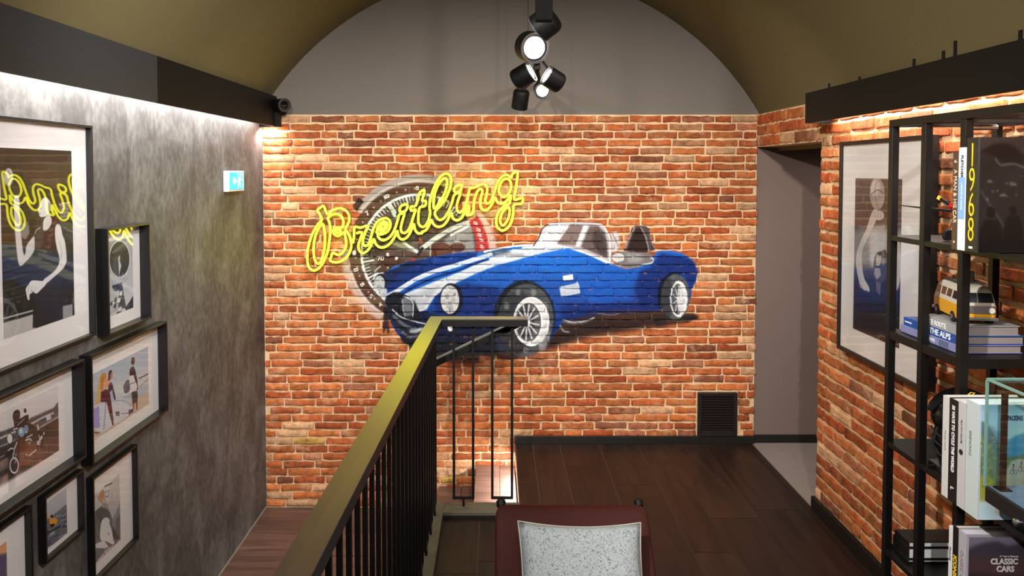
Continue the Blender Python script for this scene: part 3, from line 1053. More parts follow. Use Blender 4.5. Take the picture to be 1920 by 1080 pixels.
# ---- floor of planks
def plank_mat(name, lo, hi, along):
    m = bpy.data.materials.new(name)
    m.use_nodes = True
    nt = m.node_tree
    lk = nt.links.new
    p = nt.nodes['Principled BSDF']
    g = nt.nodes.new('ShaderNodeNewGeometry')
    oi = nt.nodes.new('ShaderNodeObjectInfo')
    mp = nt.nodes.new('ShaderNodeMapping')
    mp.inputs['Scale'].default_value = (14, 1.3, 14) if along == 'y' else (1.3, 14, 14)
    ad = nt.nodes.new('ShaderNodeVectorMath'); ad.operation = 'MULTIPLY_ADD'
    ad.inputs[1].default_value = (1, 1, 1)
    sc_ = nt.nodes.new('ShaderNodeVectorMath'); sc_.operation = 'SCALE'; sc_.inputs[3].default_value = 7
    lk(oi.outputs['Random'], sc_.inputs[0])
    lk(g.outputs['Position'], ad.inputs[0]); lk(sc_.outputs[0], ad.inputs[2])
    lk(ad.outputs[0], mp.inputs['Vector'])
    n = nt.nodes.new('ShaderNodeTexNoise'); n.inputs['Scale'].default_value = 1.5; n.inputs['Detail'].default_value = 8; n.inputs['Distortion'].default_value = 0.8
    lk(mp.outputs[0], n.inputs['Vector'])
    r = ramp(nt, [(0.3, lin(lo)), (0.7, lin(hi))])
    lk(n.outputs['Fac'], r.inputs[0])
    hv = nt.nodes.new('ShaderNodeHueSaturation')
    mr = nt.nodes.new('ShaderNodeMapRange'); mr.inputs[3].default_value = 0.8; mr.inputs[4].default_value = 1.2
    lk(oi.outputs['Random'], mr.inputs[0]); lk(mr.outputs[0], hv.inputs['Value'])
    lk(r.outputs[0], hv.inputs['Color']); lk(hv.outputs[0], p.inputs['Base Color'])
    p.inputs['Roughness'].default_value = 0.42
    b = nt.nodes.new('ShaderNodeBump'); b.inputs['Strength'].default_value = 0.25; b.inputs['Distance'].default_value = 0.003
    lk(n.outputs['Fac'], b.inputs['Height']); lk(b.outputs[0], p.inputs['Normal'])
    return m


M_PL = plank_mat('dark_wood_plank_y', (33, 22, 17), (54, 36, 28), 'y')
M_PLX = plank_mat('dark_wood_plank_x', (84, 60, 52), (122, 92, 80), 'x')
M_GROUT = mat('floor_joint', (116, 92, 78), 0.8)
fl = struct('floor', MB().box((0.135, -1.6, -0.12), (1.80, WY, -0.004)).box((-0.29, -1.6, -0.12), (0.135, 4.03, -0.004)), M_GROUT)
cols = [-0.285, -0.09, 0.135, 0.256, 0.446, 0.72, 0.99, 1.18, 1.456, 1.752, 1.795]
rp = random.Random(4)

for i in range(len(cols) - 1):
    a, b = cols[i], cols[i + 1]
    yend = WY if a > 0.12 else 4.03
    y = -1.6
    cuts = []
    yy = yend - (0.30 if i == 6 else rp.uniform(0.35, 1.2))
    while yy > -1.3:
        cuts.append(yy)
        yy -= 1.2
    ys_ = [yend] + cuts + [-1.6]
    for q1, q0 in zip(ys_[:-1], ys_[1:]):
        MB().box((a + 0.0018, q0 + 0.0018, -0.012), (b - 0.0018, q1 - 0.0018, 0.0)).build('plank', M_PL, fl)

# ---- stairs going down to the left along the brick wall, and the landing
YS0 = 4.15
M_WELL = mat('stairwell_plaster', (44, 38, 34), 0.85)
M_CURB = mat('grey_stone_kerb', (104, 100, 84), 0.55, noise=0.12, nscale=30)
st = struct('floor_stairs', MB().box((-0.128, YS0, -0.6), (0.13, WY, -0.168)).box((-0.388, YS0, -0.8), (-0.128, WY, -0.317)), M_GROUT)
for (x0, x1, z, ycut) in ((-0.14, 0.13, -0.156, 4.60), (-0.40, -0.14, -0.305, 4.86)):
    for (p, q) in ((YS0, ycut), (ycut, WY)):
        xm = (x0 + x1) / 2 + 0.03
        for (u, v) in ((x0, xm), (xm, x1)):
            MB().box((u + 0.0015, p + 0.0015, z - 0.012), (v - 0.0015, q - 0.0015, z)).build('plank', M_PLX, st)
lp = struct('floor_landing', MB().box((XL, 4.20, -0.9), (-0.388, WY, -0.462)), M_GROUT)
ly = [WY, 4.984, 4.794, 4.509, 4.20]
for q1, q0 in zip(ly[:-1], ly[1:]):
    MB().box((XL + 0.006, q0 + 0.002, -0.468), (-0.39, q1 - 0.002, -0.456)).build('plank', M_PLX, lp)
MB().box((XL, 4.20, -0.456), (XL + 0.006, WY, -0.448)).build('edge_strip', mat('threshold_strip'), lp)
sf = MB()
for k in range(5):
    sf.box((XL, 4.20 - 0.27 * (k + 1), -2.2), (-0.43, 4.20 - 0.27 * k, -0.456 - 0.155 * (k + 1)))
struct('floor_lower_stairs', sf.box((XL, -1.6, -2.2), (-0.43, 2.85, -1.6)), M_PLX)
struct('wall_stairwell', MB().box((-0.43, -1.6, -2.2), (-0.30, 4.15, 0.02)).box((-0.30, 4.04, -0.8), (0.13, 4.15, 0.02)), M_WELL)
struct('trim_2', MB().box((-0.43, -1.6, 0.02), (-0.292, 4.155, 0.042)).box((-0.292, 4.032, 0.02), (0.135, 4.155, 0.042)), M_CURB, bevel=0.003)
struct('baseboard_kerb', MB().box((-0.296, -1.6, -0.004), (-0.286, 4.032, 0.020)).box((-0.286, 4.022, -0.004), (0.135, 4.034, 0.020)), M_SKIRT)

# ================================================================== OBJECTS
M_FRAME = mat('black_frame_paint', (16, 15, 15), 0.38, spec=0.5)
M_PAPER = mat('white_mount_board', (232, 228, 226), 0.8)
M_GLASS = glass_mat('picture_glass', ior=1.38)
M_CASEGL = glass_mat('case_glass', tint=(0.93, 0.98, 0.96), ior=1.5)
M_GLEDGE = mat('glass_edge', (120, 160, 150), 0.2, spec=0.8)
M_STEEL = mat('brushed_steel', (190, 190, 192), 0.3, metal=1.0)
M_RAIL = mat('lit_rail_top', (162, 160, 158), 0.33, metal=1.0)
M_RAILD = mat('dark_metal_bars', (16, 14, 13), 0.5, spec=0.35)
M_SHELF = mat('black_shelf_metal', (15, 13, 13), 0.45, spec=0.35)
M_WHITE = mat('white_plastic', (230, 230, 232), 0.4)

# ---- beams
b = thing('ceiling_beam', 'black boxed beam along the top of the grey left wall', 'beam', (-1.565, 2.0, 2.2))
MB().box((-1.526, 3.35, 2.215), (-1.512, 5.17, 2.425)).box((XL, 3.35, 2.30), (-1.526, 5.17, 2.32)).build('casing_board', M_BLACK, b, bevel=0.002)
MB().box((-1.526, -1.6, 2.215), (-1.512, 3.347, 2.425)).box((XL, -1.6, 2.30), (-1.526, 3.347, 2.32)).build('casing_board', mat('sheen_black_board', (44, 44, 45), 0.5), b, bevel=0.002)  # grey sheen on the near board is put into its lighter colour
MB().box((XL, 5.12, 2.213), (-1.48, 5.165, 2.38)).build('end_block', M_BLACK, b)
MB().box((-1.585, -0.2, 2.286), (-1.535, 5.08, 2.299)).build('light_strip', M_STEEL, b)
b = thing('ceiling_beam', 'black boxed beam over the brick right wall, ending short of the alcove', 'beam', (1.72, 2.0, 2.16))
MB().box((1.65, -1.6, 2.165), (1.664, 4.0, 2.325)).box((1.664, -1.6, 2.26), (1.787, 4.0, 2.28)).box((1.664, 3.988, 2.165), (1.787, 4.0, 2.26)).build('casing_board', M_BLACK, b, bevel=0.002)
MB().box((1.70, -0.2, 2.246), (1.77, 3.97, 2.259)).build('light_strip', M_STEEL, b)
for (px, hh) in ((1557, 0.02), (1614, 0.015), (1716, 0.03), (1771, 0.03), (1793, 0.055), (1915, 0.03)):
    y = at_x(px, 150, 1.66).y
    MB().box((1.653, y - 0.003, 2.325), (1.659, y + 0.010, 2.325 + hh)).build('fixing_clip', M_BLACK, b)

# ---- pictures -------------------------------------------------------
def unit_fn(axis, val, a0, a1, zt, zb, w, h):
    """traced pixel -> canvas pixel on the plane of the print; a0 is the edge read as left"""
    def fn(px, py):
        p = at_x(px, py, val) if axis == 'x' else at_y(px, py, val)
        a = p.y if axis == 'x' else p.x
        return ((a - a0) / (a1 - a0) * w, (zt - p.z) / (zt - zb) * h)
    return fn


def zf(s, ox, oy): return lambda x, y: (ox + x / s, oy + y / s)


def frame_left(name, label, yn, yf, zt, zb, depth, ph, painter, group, S=900, rim=0.010, skew=0):
    """box frame on the left wall: yn..yf, the print ph = (y0, y1, zt, zb)"""
    t = thing(name, label, 'picture', (XL + 0.002, (yn + yf) / 2, zb), group)
    x0, x1 = XL + 0.002, XL + 0.002 + depth
    fb = MB()
    fb.box((x0, yn, zb), (x1, yn + rim, zt)).box((x0, yf - rim, zb), (x1, yf, zt))
    fb.box((x0, yn + rim, zt - rim), (x1, yf - rim, zt)).box((x0, yn + rim, zb), (x1, yf - rim, zb + rim))
    fb.build('frame', M_FRAME, t, bevel=0.0015)
    MB().box((x0, yn + rim, zb + rim), (x0 + 0.004, yf - rim, zt - rim)).build('mount', M_PAPER, t)
    p0, p1, pt, pb = ph
    cw, chh = int((p1 - p0) * S), int((pt - pb) * S)
    fn = unit_fn('x', x0 + 0.005, p0, p1, pt, pb, cw, chh)
    cv = Canvas(cw, chh, fn, (120, 120, 120))
    painter(cv)
    xx = x0 + 0.0052
    quad('photo_print', [(xx, p0, pb), (xx, p1, pb), (xx, p1, pt), (xx, p0, pt)], print_mat(name + '_print', cv.image(name + '_img', grain=0.06)), t, thick=0.0008)
    MB().box((x0 + 0.010, yn + rim, zb + rim), (x0 + 0.012, yf - rim, zt - rim)).build('glass_pane', M_GLASS, t)
    return t


def full(cv, col, grad=None):
    cv.comp(np.ones((cv.h, cv.w), np.float32), col, 1.0, grad)


def paint_player(c):
    full(c, (28, 28, 30), ((60, 290), (60, 600), (44, 40, 36), (20, 20, 24)))
    c.poly([(0, 290), (140, 290), (140, 360), (0, 380)], (40, 38, 36), 0.8, 14)
    for k in range(11):
        y = 470 + k * 9.5
        c.line([(2, y + 10), (66, y - 8)], 1.0, (150, 152, 156), 0.5 if k % 2 else 0.22, 1)
    for k in range(16):
        c.poly(ell(NRNG.uniform(5, 130), NRNG.uniform(455, 590), 4, 2, 8), (96, 98, 104), 0.5, 2)
    c.line([(4, 548), (24, 565), (34, 590)], 1.5, (110, 110, 112), 0.5, 1)
    z = zf(3.857, 0, 420)
    c.poly([(2, 607), (66, 588), (66, 622), (2, 640)], (186, 184, 182), 1, 1)
    c.poly([(112, 575), (136, 570), (136, 594), (112, 602)], (150, 150, 152), 1, 1)
    c.line([(3, 598), (62, 582)], 2.4, (222, 222, 222), 0.9, 1)
    # raised arm and ball
    c.poly([(26, 372), (30, 366), (36, 372), (38, 420), (43, 470), (48, 486), (42, 497), (35, 495), (30, 460), (27, 415)], (206, 202, 200), 1, 1, True)
    c.poly(ell(16, 332, 9, 17, 24), (186, 182, 178), 0.9, 1)
    c.line([(14, 318), (20, 330), (14, 346)], 1, (80, 76, 74), 0.8)
    c.poly(L(z, 140, 290, 180, 280, 248, 190, 250, 90, 215, 120, 188, 165, 180, 220), (200, 198, 198), 1, 1, True)
    c.poly([(36, 420), (52, 415), (56, 436), (48, 450), (40, 445)], (150, 146, 140), 0.8, 3)
    # torso
    c.poly(L(z, 250, 60, 280, 30, 310, 22, 350, 40, 390, 0, 420, 40, 402, 90, 410, 240, 440, 330, 450, 400, 455, 690, 345, 715, 236, 752, 240, 560, 250, 300), (32, 30, 33), 1, 1)
    c.poly(L(z, 255, 200, 330, 190, 400, 250, 380, 300, 300, 290), (52, 50, 54), 0.6, 6)
    c.line(L(z, 250, 70, 262, 42, 290, 26), 1.2, (210, 210, 210), 0.9)
    # neck and head
    c.poly([(82, 412), (92, 402), (97, 416), (90, 430), (81, 431)], (206, 204, 202), 1, 1, True)
    c.poly([(76, 381), (80, 372), (88, 371), (94, 380), (94, 394), (88, 404), (80, 407), (75, 406), (72, 398), (71, 392), (74, 388)], (218, 216, 214), 1, 0, True)
    c.poly([(90, 378), (95, 384), (94, 398), (90, 402), (89, 390)], (120, 118, 118), 0.7, 2)
    c.line([(89, 388), (91, 393), (89, 396)], 0.9, (90, 88, 88), 0.8)
    c.line([(74, 391), (77, 390)], 1.0, (60, 60, 60), 0.9)
    c.line([(73, 400), (76, 400)], 0.8, (90, 80, 80), 0.9)
    # near arm and hand
    c.poly(L(z, 400, 20, 420, 0, 440, 20, 452, 80, 470, 130, 482, 250, 470, 300, 440, 340, 385, 388, 330, 432, 318, 400, 350, 375, 405, 325, 430, 262, 412, 180, 398, 100), (214, 212, 210), 1, 1, True)
    c.line(L(z, 430, 130, 446, 200, 436, 260), 1.5, (140, 138, 138), 0.6, 1, True)
    c.poly(L(z, 330, 405, 300, 412, 232, 408, 205, 440, 186, 470, 190, 505, 200, 545, 212, 548, 215, 510, 235, 495, 228, 480, 262, 503, 300, 470, 328, 440), (220, 218, 216), 1, 0, True)
    for s_ in ((212, 440, 200, 490), (232, 450, 220, 500), (255, 455, 245, 490)):
        c.line(L(z, *s_), 0.8, (120, 118, 118), 0.8)
    c.line(L(z, 318, 405, 330, 432), 2, (236, 236, 236), 0.9)
    # hoop net
    c.poly([(112, 383), (128, 380), (126, 408), (114, 411)], (150, 150, 146), 0.35, 1)
    for k in range(5):
        c.line([(112 + k * 4, 384), (114 + k * 3, 410)], 0.7, (220, 220, 216), 0.8)
    for k in range(4):
        c.line([(112, 386 + k * 7), (128, 383 + k * 7)], 0.7, (220, 220, 216), 0.7)
    c.line([(110, 383), (130, 379)], 1.4, (200, 200, 198), 0.9)


def paint_hoop(c):
    z = zf(4.5, 170, 400)
    full(c, (196, 196, 200), (z(150, 230), z(350, 800), (150, 150, 150), (206, 206, 212)))
    c.line(ell(*z(243, 385), 19, 34), 2.0, (226, 226, 226), 0.9, 1, closed=True)
    c.poly(ell(*z(243, 387), 18.5, 33), (46, 48, 50), 1, 1)
    c.poly(ell(*z(220, 440), 8, 18), (92, 94, 96), 0.5, 5)
    for k in range(14):
        a = R(k * 26)
        c.line([z(243, 387), (z(243, 387)[0] + 17 * math.cos(a), z(243, 387)[1] + 31 * math.sin(a))], 0.6, (110, 112, 114), 0.35)
    c.poly(L(z, 232, 370, 248, 352, 244, 400, 258, 440, 240, 520, 236, 440), (214, 214, 214), 0.9, 1)
    for k in range(9):
        c.line(L(z, 170 + k * 17, 500 + (k % 2) * 18, 205 + k * 10, 620), 0.8, (226, 226, 226), 0.9)
        c.line(L(z, 175 + k * 17, 540 - (k % 2) * 18, 190 + k * 10, 600), 0.8, (80, 80, 84), 0.7)
    c.poly(L(z, 180, 610, 250, 590, 258, 640, 215, 660, 182, 650), (44, 44, 46), 0.95, 1)
    c.poly(L(z, 250, 580, 262, 580, 300, 800, 232, 800, 236, 700), (60, 60, 62), 0.95, 1)
    c.poly(L(z, 140, 720, 175, 610, 200, 660, 230, 700, 235, 820, 145, 850), (170, 170, 170), 0.9, 1)
    for k in range(12):
        x, y = NRNG.uniform(150, 290), NRNG.uniform(660, 840)
        c.poly(L(z, x, y, x + 22, y - 12, x + 14, y + 34, x - 8, y + 30), (40, 40, 42) if k % 2 else (232, 232, 232), 0.9, 1)
    c.poly(L(z, 290, 800, 330, 740, 358, 695, 358, 800, 300, 830), (52, 52, 60), 1, 1)


def paint_surfers(c):
    z = zf(4.154, 140, 600)
    full(c, (176, 190, 202), (z(300, 300), z(300, 620), (168, 184, 200), (190, 202, 210)))
    c.poly(L(z, 120, 560, 580, 500, 580, 600, 120, 640), (160, 178, 190), 0.6, 4)
    c.poly(L(z, 120, 880, 350, 700, 500, 600, 580, 560, 580, 700, 120, 940), (206, 182, 160), 0.9, 4)
    # far surfer
    c.poly(L(z, 480, 440, 570, 385, 600, 388, 600, 440, 500, 530, 440, 560), (196, 204, 208), 0.95, 1, True)
    c.line(L(z, 500, 455, 570, 420), 1.6, (60, 64, 72), 0.9)
    c.line(L(z, 505, 520, 570, 460), 0.8, (70, 74, 80), 0.9)
    c.poly(L(z, 428, 390, 440, 365, 462, 362, 474, 400, 488, 470, 494, 540, 484, 545, 470, 480, 445, 440, 426, 430), (36, 42, 58), 1, 0)
    c.poly(ell(*z(455, 320), 3.6, 7.5, 20), (128, 84, 74), 1)
    c.poly(L(z, 440, 340, 440, 312, 452, 290, 468, 300, 462, 320, 450, 345), (70, 54, 52), 1, 0, True)
    c.poly(L(z, 440, 560, 488, 550, 492, 600, 488, 640, 450, 650), (44, 46, 54), 1)
    c.poly(L(z, 450, 650, 464, 646, 466, 690, 460, 704), (120, 82, 70), 1)
    c.poly(L(z, 474, 640, 490, 638, 490, 690, 480, 706), (120, 82, 70), 1)
    c.poly(L(z, 372, 530, 390, 480, 450, 430, 470, 470, 486, 530, 440, 565, 375, 590), (214, 218, 222), 1, 0, True)
    c.poly(L(z, 378, 520, 400, 475, 424, 470, 428, 550, 390, 570), (66, 76, 90), 0.9, 1, True)
    c.line(L(z, 430, 500, 478, 480), 1.0, (60, 64, 70), 0.9)
    # middle surfer
    c.poly(L(z, 262, 500, 285, 480, 302, 520, 320, 620, 308, 622, 290, 540, 280, 560, 262, 550), (34, 40, 62), 1)
    c.poly(ell(*z(281, 430), 3.4, 8, 20), (176, 122, 100), 1)
    c.poly(L(z, 262, 470, 264, 410, 280, 390, 292, 400, 280, 420, 274, 470), (44, 36, 40), 1, 0, True)
    c.poly(L(z, 300, 520, 350, 500, 380, 520, 375, 600, 330, 620, 310, 560), (204, 210, 214), 0.8, 1, True)
    # near surfer
    c.poly(L(z, 130, 700, 180, 660, 240, 640, 300, 628, 380, 636, 440, 670, 462, 700, 440, 720, 380, 770, 280, 830, 220, 870, 180, 866, 140, 800), (206, 212, 220), 1, 0, True)
    c.poly(L(z, 132, 700, 190, 668, 196, 840, 150, 840, 134, 780), (150, 146, 206), 0.95, 1)
    c.line(L(z, 240, 640, 380, 630, 460, 690), 0.8, (120, 128, 140), 0.8, 0, True)
    c.poly(L(z, 316, 715, 350, 710, 350, 748, 320, 745), (70, 78, 92), 0.9)
    c.poly(L(z, 420, 700, 455, 690, 460, 712, 420, 745), (60, 64, 74), 0.9)
    c.line(L(z, 360, 730, 420, 724), 0.8, (60, 64, 74), 0.9)
    for k in range(9):
        c.line(L(z, 222 + k * 2, 850 - k * 24, 230 + k * 2, 838 - k * 24), 1.4, (60, 64, 74), 0.9)
    c.poly(L(z, 205, 560, 240, 540, 270, 545, 285, 640, 300, 760, 304, 820, 292, 818, 262, 700, 250, 640, 200, 640), (78, 26, 52), 1, 0)
    c.poly(L(z, 165, 650, 175, 560, 192, 440, 222, 412, 246, 420, 250, 450, 236, 480, 232, 540, 205, 560, 195, 640), (214, 168, 104), 1, 0, True)
    c.poly(L(z, 205, 430, 230, 412, 248, 430, 230, 470, 210, 560, 200, 500), (170, 112, 66), 0.8, 2, True)
    c.poly(L(z, 236, 470, 254, 455, 266, 480, 262, 515, 244, 530, 232, 510), (226, 150, 112), 1, 0, True)
    c.poly(L(z, 140, 870, 200, 876, 180, 886, 150, 880), (60, 54, 60), 0.9, 1)


def paint_motorbike(c):
    z = zf(4.0, 0, 660)
    full(c, (222, 220, 220), (z(200, 250), z(200, 700), (226, 224, 224), (200, 198, 198)))
    c.poly(L(z, -120, 640, 0, 600, 110, 560, 220, 500, 400, 420, 440, 370, 440, 480, 200, 620, -120, 760), (84, 82, 86), 1, 2)
    c.line(L(z, -100, 690, 60, 620, 240, 535, 300, 500, 400, 455), 3.0, (216, 216, 216), 0.9, 1)
    c.line(L(z, -100, 660, 50, 590, 250, 515), 1.5, (60, 58, 62), 0.8)
    c.poly(L(z, 345, 480, 375, 465, 385, 500, 350, 520), (220, 220, 220), 0.9, 1)
    c.poly(L(z, -120, 760, 60, 690, 320, 560, 440, 490, 440, 745, 0, 1000, -120, 1060), (66, 58, 60), 1, 2)
    c.poly(L(z, 0, 850, 200, 700, 440, 600, 440, 745, 0, 1000), (80, 68, 68), 0.5, 8)
    c.line(L(z, -100, 840, 60, 760), 1.0, (210, 210, 212), 0.8)
    c.poly(L(z, 110, 900, 170, 800, 300, 790, 290, 820, 180, 880), (40, 32, 32), 0.8, 4)
    # rider
    c.poly(L(z, 100, 470, 116, 440, 135, 435, 150, 470, 145, 500, 210, 470, 215, 520, 260, 560, 300, 600, 290, 660, 230, 700, 180, 690, 120, 600, 105, 540), (38, 32, 34), 1, 1, True)
    c.poly(ell(*z(188, 440), 2.6, 4.5, 14), (44, 40, 42), 1)
    c.poly(L(z, 96, 500, 100, 455, 120, 436, 145, 440, 150, 480, 125, 550), (52, 46, 50), 1, 0, True)
    c.line(L(z, 130, 550, 185, 495), 1.2, (200, 200, 204), 0.9)
    # bike
    c.poly(L(z, 120, 660, 200, 650, 300, 700, 290, 760, 200, 790, 130, 790), (98, 66, 52), 0.95, 2, True)
    c.poly(ell(*z(160, 600), 6.5, 9.5, 22), (116, 158, 184), 1)
    c.poly(ell(*z(157, 592), 3.0, 5, 18), (206, 226, 236), 0.8, 1)
    c.poly(ell(*z(195, 578), 4.5, 8, 20), (110, 146, 172), 1)
    c.poly(ell(*z(72, 648), 5.4, 10, 24), (226, 224, 222), 1)
    c.line(ell(*z(72, 648), 5.4, 10, 24), 1.2, (70, 66, 68), 1, closed=True)
    c.line(ell(*z(105, 850), 8.2, 16, 40), 4.4, (36, 32, 34), 1, closed=True)
    c.line(ell(*z(105, 850), 7.8, 14, 40), 2.3, (222, 220, 220), 1, closed=True)
    c.line(L(z, 60, 740, 80, 722, 96, 724), 1.8, (226, 226, 226), 1)
    c.line(L(z, 95, 800, 105, 730, 125, 680), 2.8, (206, 206, 208), 1)
    c.line(L(z, 115, 830, 118, 760), 1.6, (190, 190, 194), 1)
    c.poly(L(z, 30, 870, 34, 780, 60, 745, 100, 730, 96, 760, 60, 800, 50, 900), (42, 38, 42), 0.9, 1, True)
    for (x0_, y0_, x1_, y1_, w_) in ((280, 690, 328, 610, 3.4), (215, 775, 270, 735, 2.0), (280, 550, 290, 590, 3.0), (200, 640, 240, 620, 2.0), (290, 620, 300, 680, 1.6), (190, 660, 225, 650, 2.2), (100, 580, 130, 570, 2)):
        c.line(L(z, x0_, y0_, x1_, y1_), w_, (206, 206, 208), 0.95)
    for k in range(14):
        x, y = NRNG.uniform(180, 320), NRNG.uniform(600, 770)
        c.poly(ell(*z(x, y), 1.6, 2.2, 8), (200, 196, 194) if k % 3 else (30, 26, 28), 0.9)
    c.line(L(z, 290, 590, 320, 620, 322, 680, 300, 720), 2.4, (34, 28, 30), 0.95, 0, True)


def paint_kayak(c):
    z = zf(4.154, 0, 820)
    full(c, (160, 162, 170), (z(400, 380), z(400, 640), (196, 198, 204), (176, 178, 186)))
    c.poly(L(z, 300, 670, 420, 600, 530, 510, 530, 760, 300, 900), (104, 108, 120), 1, 1)
    for k in range(70):
        x, y = NRNG.uniform(305, 520), NRNG.uniform(590, 900)
        c.line(L(z, x, y, x + NRNG.uniform(14, 46), y - NRNG.uniform(8, 30)), NRNG.uniform(0.8, 2.0), (44, 46, 56) if k % 2 else (176, 180, 188), 0.75)
    c.line(L(z, 355, 745, 400, 730, 470, 690), 3.0, (44, 46, 54), 1, 0, True)
    c.poly(L(z, 385, 650, 400, 630, 440, 632, 448, 655, 430, 685, 392, 690), (226, 156, 44), 1, 0, True)
    c.poly(L(z, 388, 678, 430, 670, 420, 694, 395, 705), (40, 34, 34), 1)
    c.poly(ell(*z(403, 616), 2.6, 3.6, 14), (46, 36, 36), 1)
    c.line(L(z, 362, 596, 372, 616, 396, 632), 1.8, (232, 160, 80), 1)


def paint_cap_man(c):
    z = zf(4.154, 0, 820)
    full(c, (196, 194, 194), (z(800, 300), z(800, 600), (206, 204, 204), (190, 188, 188)))
    c.poly(L(z, 870, 640, 900, 590, 935, 500, 940, 800, 880, 800), (140, 142, 144), 0.95, 2)
    c.poly(L(z, 900, 650, 935, 590, 938, 800, 900, 790), (96, 98, 100), 0.8, 3)
    c.poly(L(z, 710, 760, 715, 640, 740, 580, 790, 545, 840, 560, 870, 620, 880, 700, 920, 790, 900, 830, 830, 870, 780, 930, 712, 1000), (112, 112, 114), 1, 1, True)
    c.poly(L(z, 740, 580, 790, 535, 840, 570, 860, 620, 800, 620, 790, 680, 760, 640), (84, 84, 86), 0.9, 2)
    for k in range(26):
        x, y = NRNG.uniform(715, 830), NRNG.uniform(620, 960)
        c.line(L(z, x, y, x + NRNG.uniform(-14, 26), y + NRNG.uniform(14, 50)), 1.2, (70, 70, 74) if k % 2 else (150, 150, 152), 0.6)
    c.poly(L(z, 780, 790, 784, 690, 800, 640, 830, 625, 852, 645, 870, 720, 888, 830, 830, 812), (228, 226, 226), 1, 0, True)
    c.poly(L(z, 735, 835, 790, 810, 800, 790, 845, 850, 820, 864, 740, 862), (222, 220, 220), 1, 0)
    c.poly(L(z, 880, 690, 905, 740, 930, 790, 900, 800, 880, 760), (60, 60, 64), 0.9, 1)
    c.poly(L(z, 800, 440, 806, 400, 850, 385, 862, 430, 852, 480, 830, 520, 806, 500), (214, 208, 206), 1, 0, True)
    c.poly(L(z, 762, 480, 770, 440, 806, 410, 812, 440, 800, 500, 780, 510), (196, 148, 106), 1, 0, True)
    c.poly(L(z, 790, 500, 840, 520, 846, 560, 800, 550), (150, 146, 146), 1, 1)
    c.poly(L(z, 752, 440, 762, 380, 800, 340, 855, 312, 872, 355, 830, 380, 790, 410, 765, 450), (222, 220, 220), 1, 0, True)
    c.line(L(z, 765, 395, 810, 350), 2, (90, 90, 92), 0.8)
    c.line(L(z, 812, 382, 872, 356), 1.8, (50, 50, 54), 0.9)
    c.poly(L(z, 806, 440, 816, 436, 820, 480, 834, 505, 822, 512, 808, 490), (150, 144, 142), 0.7, 2)
    c.line(L(z, 745, 640, 770, 700, 776, 790), 1.4, (64, 64, 66), 0.7, 1, True)
    c.line(L(z, 852, 660, 872, 720, 884, 800), 1.4, (60, 60, 64), 0.8, 0, True)
    c.poly(L(z, 842, 745, 852, 742, 850, 765, 842, 762), (120, 120, 122), 0.8)
    for (x, y) in ((825, 425), (845, 418)):
        c.line(L(z, x - 5, y, x + 5, y - 2), 1.0, (60, 60, 62), 0.9)
    c.line(L(z, 824, 462, 846, 456), 1.2, (90, 84, 84), 0.9)
    c.line(L(z, 842, 430, 848, 444), 0.8, (120, 114, 114), 0.9)


def paint_sunset(c):
    z = zf(4.154, 0, 820)
    full(c, (220, 160, 110), (z(0, 820), z(0, 940), (216, 158, 120), (232, 170, 110)))
    c.poly(L(z, -700, 1100, 52, 900, 52, 1400, -700, 1500), (98, 84, 116), 1, 3)
    for k in range(30):
        x, y = NRNG.uniform(-400, 40), NRNG.uniform(960, 1200)
        c.line(L(z, x, y, x + 60, y - 16), 1.4, (140, 120, 150) if k % 2 else (66, 56, 84), 0.6)


G1 = 'framed photographs on the grey wall'
frame_left('framed_photograph', 'largest black-framed photograph, basketball player in a dark vest with one arm raised', 2.330, 2.952, 2.090, 1.258, 0.028,
           (at_x(2, 400, XL + .007).y, at_x(136, 400, XL + .007).y, at_x(135, 283, XL + .007).z, at_x(136, 592, XL + .007).z), paint_player, G1)
frame_left('framed_photograph', 'small upright black-framed photograph of a basketball hoop seen from below', 3.007, 3.380, 1.678, 1.240, 0.050,
           (at_x(202, 500, XL + .007).y, at_x(249, 500, XL + .007).y, at_x(249, 445, XL + .007).z, at_x(249, 577, XL + .007).z), paint_hoop, G1)
frame_left('framed_photograph', 'wide black-framed colour photograph of surfers carrying boards on a beach', 2.873, 3.545, 1.195, 0.762, 0.048,
           (at_x(170, 750, XL + .007).y, at_x(278, 700, XL + .007).y, at_x(278, 649, XL + .007).z, at_x(278, 758, XL + .007).z), paint_surfers, G1)
frame_left('framed_photograph', 'wide black-framed photograph of a rider on a motorbike with round headlamp', 2.290, 2.825, 1.195, 0.815, 0.050,
           (at_x(-16, 800, XL + .007).y, at_x(110, 800, XL + .007).y, at_x(110, 721, XL + .007).z, at_x(110, 845, XL + .007).z), paint_motorbike, G1)
frame_left('framed_photograph', 'smallest square black-framed photograph of an orange kayaker on grey waves', 2.594, 2.845, 0.762, 0.520, 0.028,
           (at_x(74, 950, XL + .007).y, at_x(125, 950, XL + .007).y, at_x(125, 915, XL + .007).z, at_x(125, 1000, XL + .007).z), paint_kayak, G1)
frame_left('framed_photograph', 'upright black-framed grey photograph of a person in a pale cap holding a board', 2.906, 3.275, 0.700, 0.270, 0.028,
           (at_x(171, 950, XL + .007).y, at_x(225, 950, XL + .007).y, at_x(225, 888, XL + .007).z, at_x(225, 1013, XL + .007).z), paint_cap_man, G1)
frame_left('framed_photograph', 'black-framed photograph of an orange sunset over violet sea, lowest and nearest', 2.15, 2.524, 0.765, 0.300, 0.028,
           (2.22, at_x(12, 1020, XL + .007).y, at_x(12, 1015, XL + .007).z, 0.37), paint_sunset, G1)


